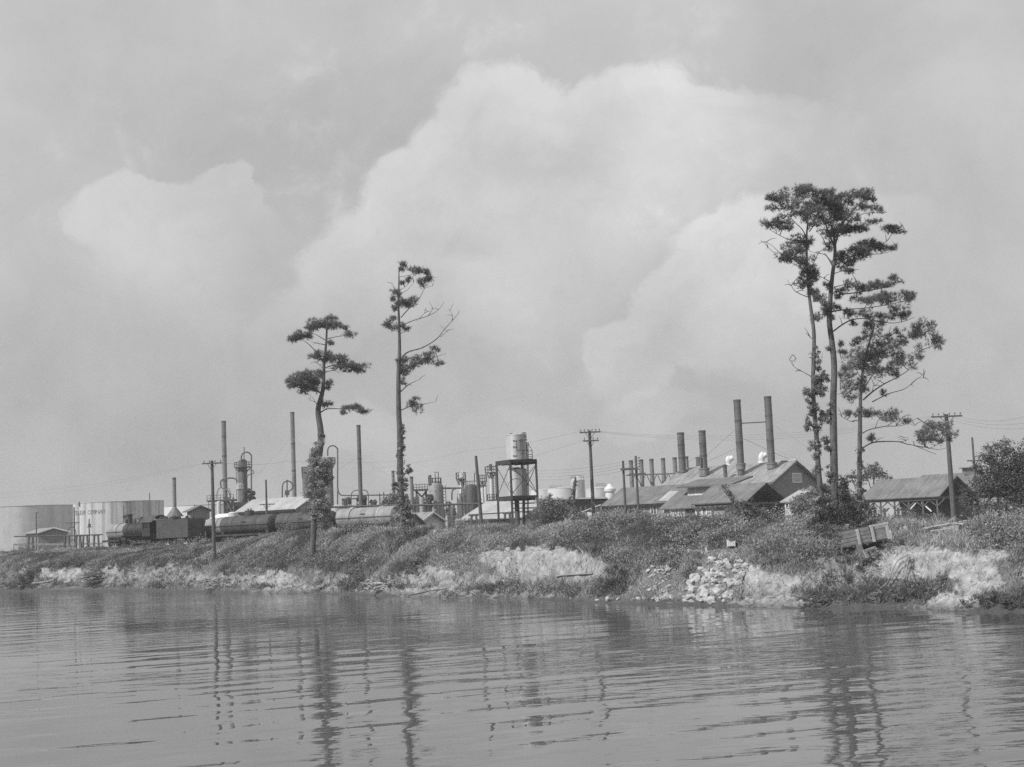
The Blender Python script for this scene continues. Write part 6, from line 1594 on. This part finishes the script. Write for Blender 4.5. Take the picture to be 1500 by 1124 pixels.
def tank_car(label, dist, mat, dome=True, dome_mat=None, band=False, L=8.6, R=1.12, side=0.0, zc=2.1):
    c = Car('tank_wagon', label, 'tank wagon', dist, 'tank wagons of the freight train', side)
    mb = MB(); n = 6; pr = [(.02, -L / 2 - .38), (R * .45, -L / 2 - .33), (R * .8, -L / 2 - .18), (R, -L / 2)]
    for i in range(n): pr += [(R * (1 + .006 * (i % 2)), -L / 2 + L * i / n + .01), (R * (1 + .006 * (i % 2)), -L / 2 + L * (i + 1) / n)]
    pr += [(R, L / 2), (R * .8, L / 2 + .18), (R * .45, L / 2 + .33), (.02, L / 2 + .38)]
    mb.lathe_axis(c.p(0, 0, zc), TU, pr, 28); tk = c.t.part('tank', mb, MT[mat], smooth=30)
    if dome:
        q = c.p(0, 0, 0); z = c.o.z + zc + R
        mb = MB(); mb.lathe(q.x, q.y, [(.62, z - .3), (.62, z + .55), (.5, z + .66), (.15, z + .7)], 18); d = c.t.part('dome', mb, MT[dome_mat or mat], smooth=35)
        for a in (-.3, .2):
            w = c.p(a, 0, 0); mb = MB(); mb.lathe(w.x, w.y, [(.1, z + .6), (.1, z + .85), (.02, z + .9)], 8)
            c.t.part('valve', mb, MT['iron'], parent=d)
    mb = MB(); c.box(mb, -L / 2 - .7, L / 2 + .7, -.18, .18, .75, 1.0); c.box(mb, -L / 2 - .7, L / 2 + .7, -1.25, -1.1, .78, 1.0); c.box(mb, -L / 2 - .7, L / 2 + .7, 1.1, 1.25, .78, 1.0)
    for a in (-L / 2 - .65, L / 2 + .65, -L / 4, L / 4, 0): c.box(mb, a - .1, a + .1, -1.25, 1.25, .72, .98)
    for a in (-L / 2 + .3, L / 2 - .3): c.box(mb, a - .25, a + .25, -.9, .9, .9, 1.35)
    c.t.part('underframe', mb, MT['black'])
    mb = MB(); mb.tube([c.p(-L / 2, R + .1, zc), c.p(L / 2, R + .1, zc)], .035, 6); mb.tube([c.p(-L / 2, -R - .1, zc), c.p(L / 2, -R - .1, zc)], .035, 6)
    for a in (-L / 2, -L / 4, 0, L / 4, L / 2): mb.bar(c.p(a, R - .02, zc), c.p(a, R + .1, zc), .05)
    c.t.part('handrail', mb, MT['iron'])
    for a in (-L / 4, L / 4):
        mb = MB(); pts = [c.p(a, (R + .02) * math.cos(x_), zc + (R + .02) * math.sin(x_)) for x_ in [math.pi * i / 10 - .3 for i in range(12)]]
        mb.tube(pts, .05 if not band else .06, 5); c.t.part('strap', mb, MT['white'] if band and a < 0 else MT['iron'])
    mb = MB(); c.box(mb, -.7, .7, R + .0, R + .3, zc - .55, zc - .5); c.box(mb, -.35, .35, R - .05, R + .05, zc + .35, zc + .42); c.t.part('running_board', mb, MT['black'])
    c.truck(-L / 2 + 1.3); c.truck(L / 2 - 1.3)
    return c
# the locomotive heads to the left, away from the river
c = Car('steam_locomotive', 'dark steam locomotive with a short stack and an arched cab roof heading left', 'locomotive', 5.85); c.k = .72
R = .98; zc = 2.15
mb = MB(); mb.lathe_axis(c.p(-1.2, 0, zc), TU, [(R * .98, 0), (R * 1.04, .02), (R * 1.04, 1.65), (R * 1.0, 1.7), (R, 2.6), (R * .94, 2.63), (R * .94, 3.74)], 26); c.t.part('boiler', mb, MT['loco'], smooth=30)
mb = MB(); mb.lathe_axis(c.p(4.0, 0, zc), TU, [(R * .99, 0), (R * .99, .86), (R * .94, .92), (R * .7, 1.02), (R * .3, 1.08), (.02, 1.1)], 24); sb = c.t.part('smokebox', mb, MT['black'], smooth=30)
q = c.p(4.6, 0, 0); z = c.o.z
mb = MB(); mb.lathe(q.x, q.y, [(.42, z + zc + .75), (.32, z + zc + 1.05), (.33, z + 4.15), (.4, z + 4.2), (.4, z + 4.32), (.3, z + 4.33)], 18); c.t.part('chimney', mb, MT['loco'], smooth=30)
for a, r_, h in ((2.9, .42, .62), (1.2, .48, .75)):
    q = c.p(a, 0, 0); mb = MB(); mb.lathe(q.x, q.y, [(r_ * 1.2, z + zc + R - .25), (r_, z + zc + R), (r_, z + zc + R + h * .6), (r_ * .75, z + zc + R + h * .9), (.1, z + zc + R + h)], 18); c.t.part('dome', mb, MT['loco'], smooth=40)
q = c.p(2.1, 0, 0); mb = MB(); mb.lathe(q.x, q.y, [(.22, z + zc + R + .12), (.2, z + zc + R + .3), (.08, z + zc + R + .48)], 12); mb.bar(c.p(2.1, -.25, zc + R - .1), c.p(2.1, -.25, zc + R + .5), .05); mb.bar(c.p(2.1, .25, zc + R - .1), c.p(2.1, .25, zc + R + .5), .05); c.t.part('bell', mb, MT['tank_silver'])
mb = MB(); c.box(mb, 5.1, 5.55, -.28, .28, zc + R - .02, zc + R + .55); hl = c.t.part('headlight', mb, MT['black'])
mb = MB(); mb.lathe_axis(c.p(5.56, 0, zc + R + .27), TU, [(.22, 0), (.22, .05), (.02, .06)], 14); c.t.part('lens', mb, MT['tank_silver'], parent=hl)
# cab: side sheets with a window, front sheet, arched roof
mb = MB(); 
for b in (-1.35, 1.35):
    c.box(mb, -3.4, -1.2, b - .03, b + .03, 1.25, 2.35); c.box(mb, -3.4, -2.9, b - .03, b + .03, 2.352, 3.35); c.box(mb, -1.6, -1.2, b - .03, b + .03, 2.352, 3.35); c.box(mb, -2.35, -2.2, b - .03, b + .03, 2.352, 3.35)
c.box(mb, -1.24, -1.18, -1.32, 1.32, 1.25, 3.35); cb = c.t.part('cab', mb, MT['loco'])
for b in (-1.3, 1.3):
    mb = MB(); c.box(mb, -2.9, -2.35, b - .01, b + .01, 2.35, 3.3); c.box(mb, -2.2, -1.6, b - .01, b + .01, 2.35, 3.3); c.t.part('cab_window', mb, MT['dark'], parent=cb)
mb = MB(); n = 12; v = []
for a in (-4.3, -.95):
    for th in (0, .09):
        for i in range(n + 1):
            an = math.pi * (.12 + .76 * i / n); v.append(tuple(c.p(a, -1.62 * math.cos(an) * 1.0, 2.55 + (1.45 - th) * math.sin(an))))
m_ = n + 1; f = []
for i in range(n): f += [(i, i + 1, 2 * m_ + i + 1, 2 * m_ + i), (m_ + i, 3 * m_ + i, 3 * m_ + i + 1, m_ + i + 1), (i, m_ + i, m_ + i + 1, i + 1), (2 * m_ + i, 2 * m_ + i + 1, 3 * m_ + i + 1, 3 * m_ + i)]
f += [(0, 2 * m_, 3 * m_, m_), (n, m_ + n, 3 * m_ + n, 2 * m_ + n)]
mb.add(v, f); c.t.part('cab_roof', mb, MT['tankcar_dark'])
mb = MB()
for b in (-1.2, 1.2): c.box(mb, -1.2, 5.6, b - .28, b + .28, 1.42, 1.48)
c.t.part('running_board', mb, MT['loco'])
mb = MB(); c.box(mb, -3.4, 5.7, -.62, -.5, .75, 1.2); c.box(mb, -3.4, 5.7, .5, .62, .75, 1.2); c.box(mb, 5.6, 5.9, -1.3, 1.3, .75, 1.15); c.box(mb, -2.9, -.6, -.8, .8, 1.0, 1.6); c.t.part('frame', mb, MT['black'])
for a in (-2.0, -.55, .9, 2.35): c.wheel(a, .5, name='driving_wheel')
for a in (3.9, 5.1): c.wheel(a, .34, name='pilot_wheel')
for b in (-1.05, 1.05):
    mb = MB(); mb.lathe_axis(c.p(3.7, b, .95), TU, [(.1, -.1), (.36, -.07), (.36, .83), (.1, .86)], 16); c.box(mb, 3.75, 4.85, b - .3, b + .3, 1.25, 1.42); c.t.part('cylinder', mb, MT['loco'], smooth=35)
    mb = MB(); mb.bar(c.p(-2.0, b, .45), c.p(2.35, b, .45), .09, .14); mb.bar(c.p(.9, b * 1.06, .5), c.p(3.6, b * 1.06, .95), .08, .12); mb.bar(c.p(2.6, b, 1.05), c.p(3.65, b, 1.05), .06, .06); c.t.part('side_rod', mb, MT['iron'])
mb = MB()
for i in range(9):
    b = -1.1 + 2.2 * i / 8; mb.bar(c.p(5.85, b, .75), c.p(6.6 - abs(b) * .45, b * .6, .15), .07)
c.t.part('pilot', mb, MT['black'])
# tender
c = Car('coal_tender', 'plain dark coal tender with a tall flat side behind the locomotive', 'tender', -1.0)
mb = MB(); c.box(mb, -3.2, 3.0, -1.42, 1.42, .98, 3.25); c.t.part('tank_body', mb, MT['tender'])
mb = MB(); 
for b in (-1.42, 1.42): c.box(mb, -.4, 3.0, b - .03, b + .03, 3.25, 3.45)
c.box(mb, -3.25, 3.05, -1.5, 1.5, .9, .975); c.t.part('flange', mb, MT['iron'])
mb = MB(); rr = random.Random(3)
for _ in range(60): 
    a = c.p(rr.uniform(-.2, 2.8), rr.uniform(-1.2, 1.2), 3.25 + rr.uniform(0, .35)); mb.lathe_axis(a, (rr.uniform(-1, 1), rr.uniform(-1, 1), 1), [(.02, -.2), (.2, -.05), (.16, .12), (.02, .2)], 6)
c.t.part('coal', mb, MT['black'])
mb = MB(); mb.lathe_axis(c.p(-2.4, 0, 3.26), UPV, [(.3, 0), (.3, .18), (.05, .22)], 14); c.t.part('filler', mb, MT['iron'])
mb = MB()
for b in (-1.1, 1.1): mb.bar(c.p(-3.28, b, 1.0), c.p(-3.28, b, 3.1), .06)
for i in range(5): mb.bar(c.p(-3.28, .75, 1.2 + i * .4), c.p(-3.28, 1.1, 1.2 + i * .4), .05)
c.t.part('ladder', mb, MT['iron'])
mb = MB(); c.box(mb, -3.4, 3.2, -.5, .5, .65, .9); c.t.part('underframe', mb, MT['black'])
c.truck(-1.9); c.truck(1.8)
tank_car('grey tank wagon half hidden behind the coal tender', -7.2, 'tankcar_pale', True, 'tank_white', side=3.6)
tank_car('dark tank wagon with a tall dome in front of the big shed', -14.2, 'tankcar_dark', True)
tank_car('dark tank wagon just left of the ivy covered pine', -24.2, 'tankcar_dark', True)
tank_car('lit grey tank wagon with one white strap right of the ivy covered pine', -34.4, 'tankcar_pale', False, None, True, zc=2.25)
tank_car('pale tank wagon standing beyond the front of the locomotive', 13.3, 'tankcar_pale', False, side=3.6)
mb = MB()
for b in (-.72, .72):
    a0, a1 = TRK + TU * 60 + TV * b, TRK - TU * 58 + TV * b; mb.bar((a0.x, a0.y, 4.92), (a1.x, a1.y, 4.92), .07, .14)
o = build(mb, 'railway_track', MT['iron']); o['kind'] = 'structure'
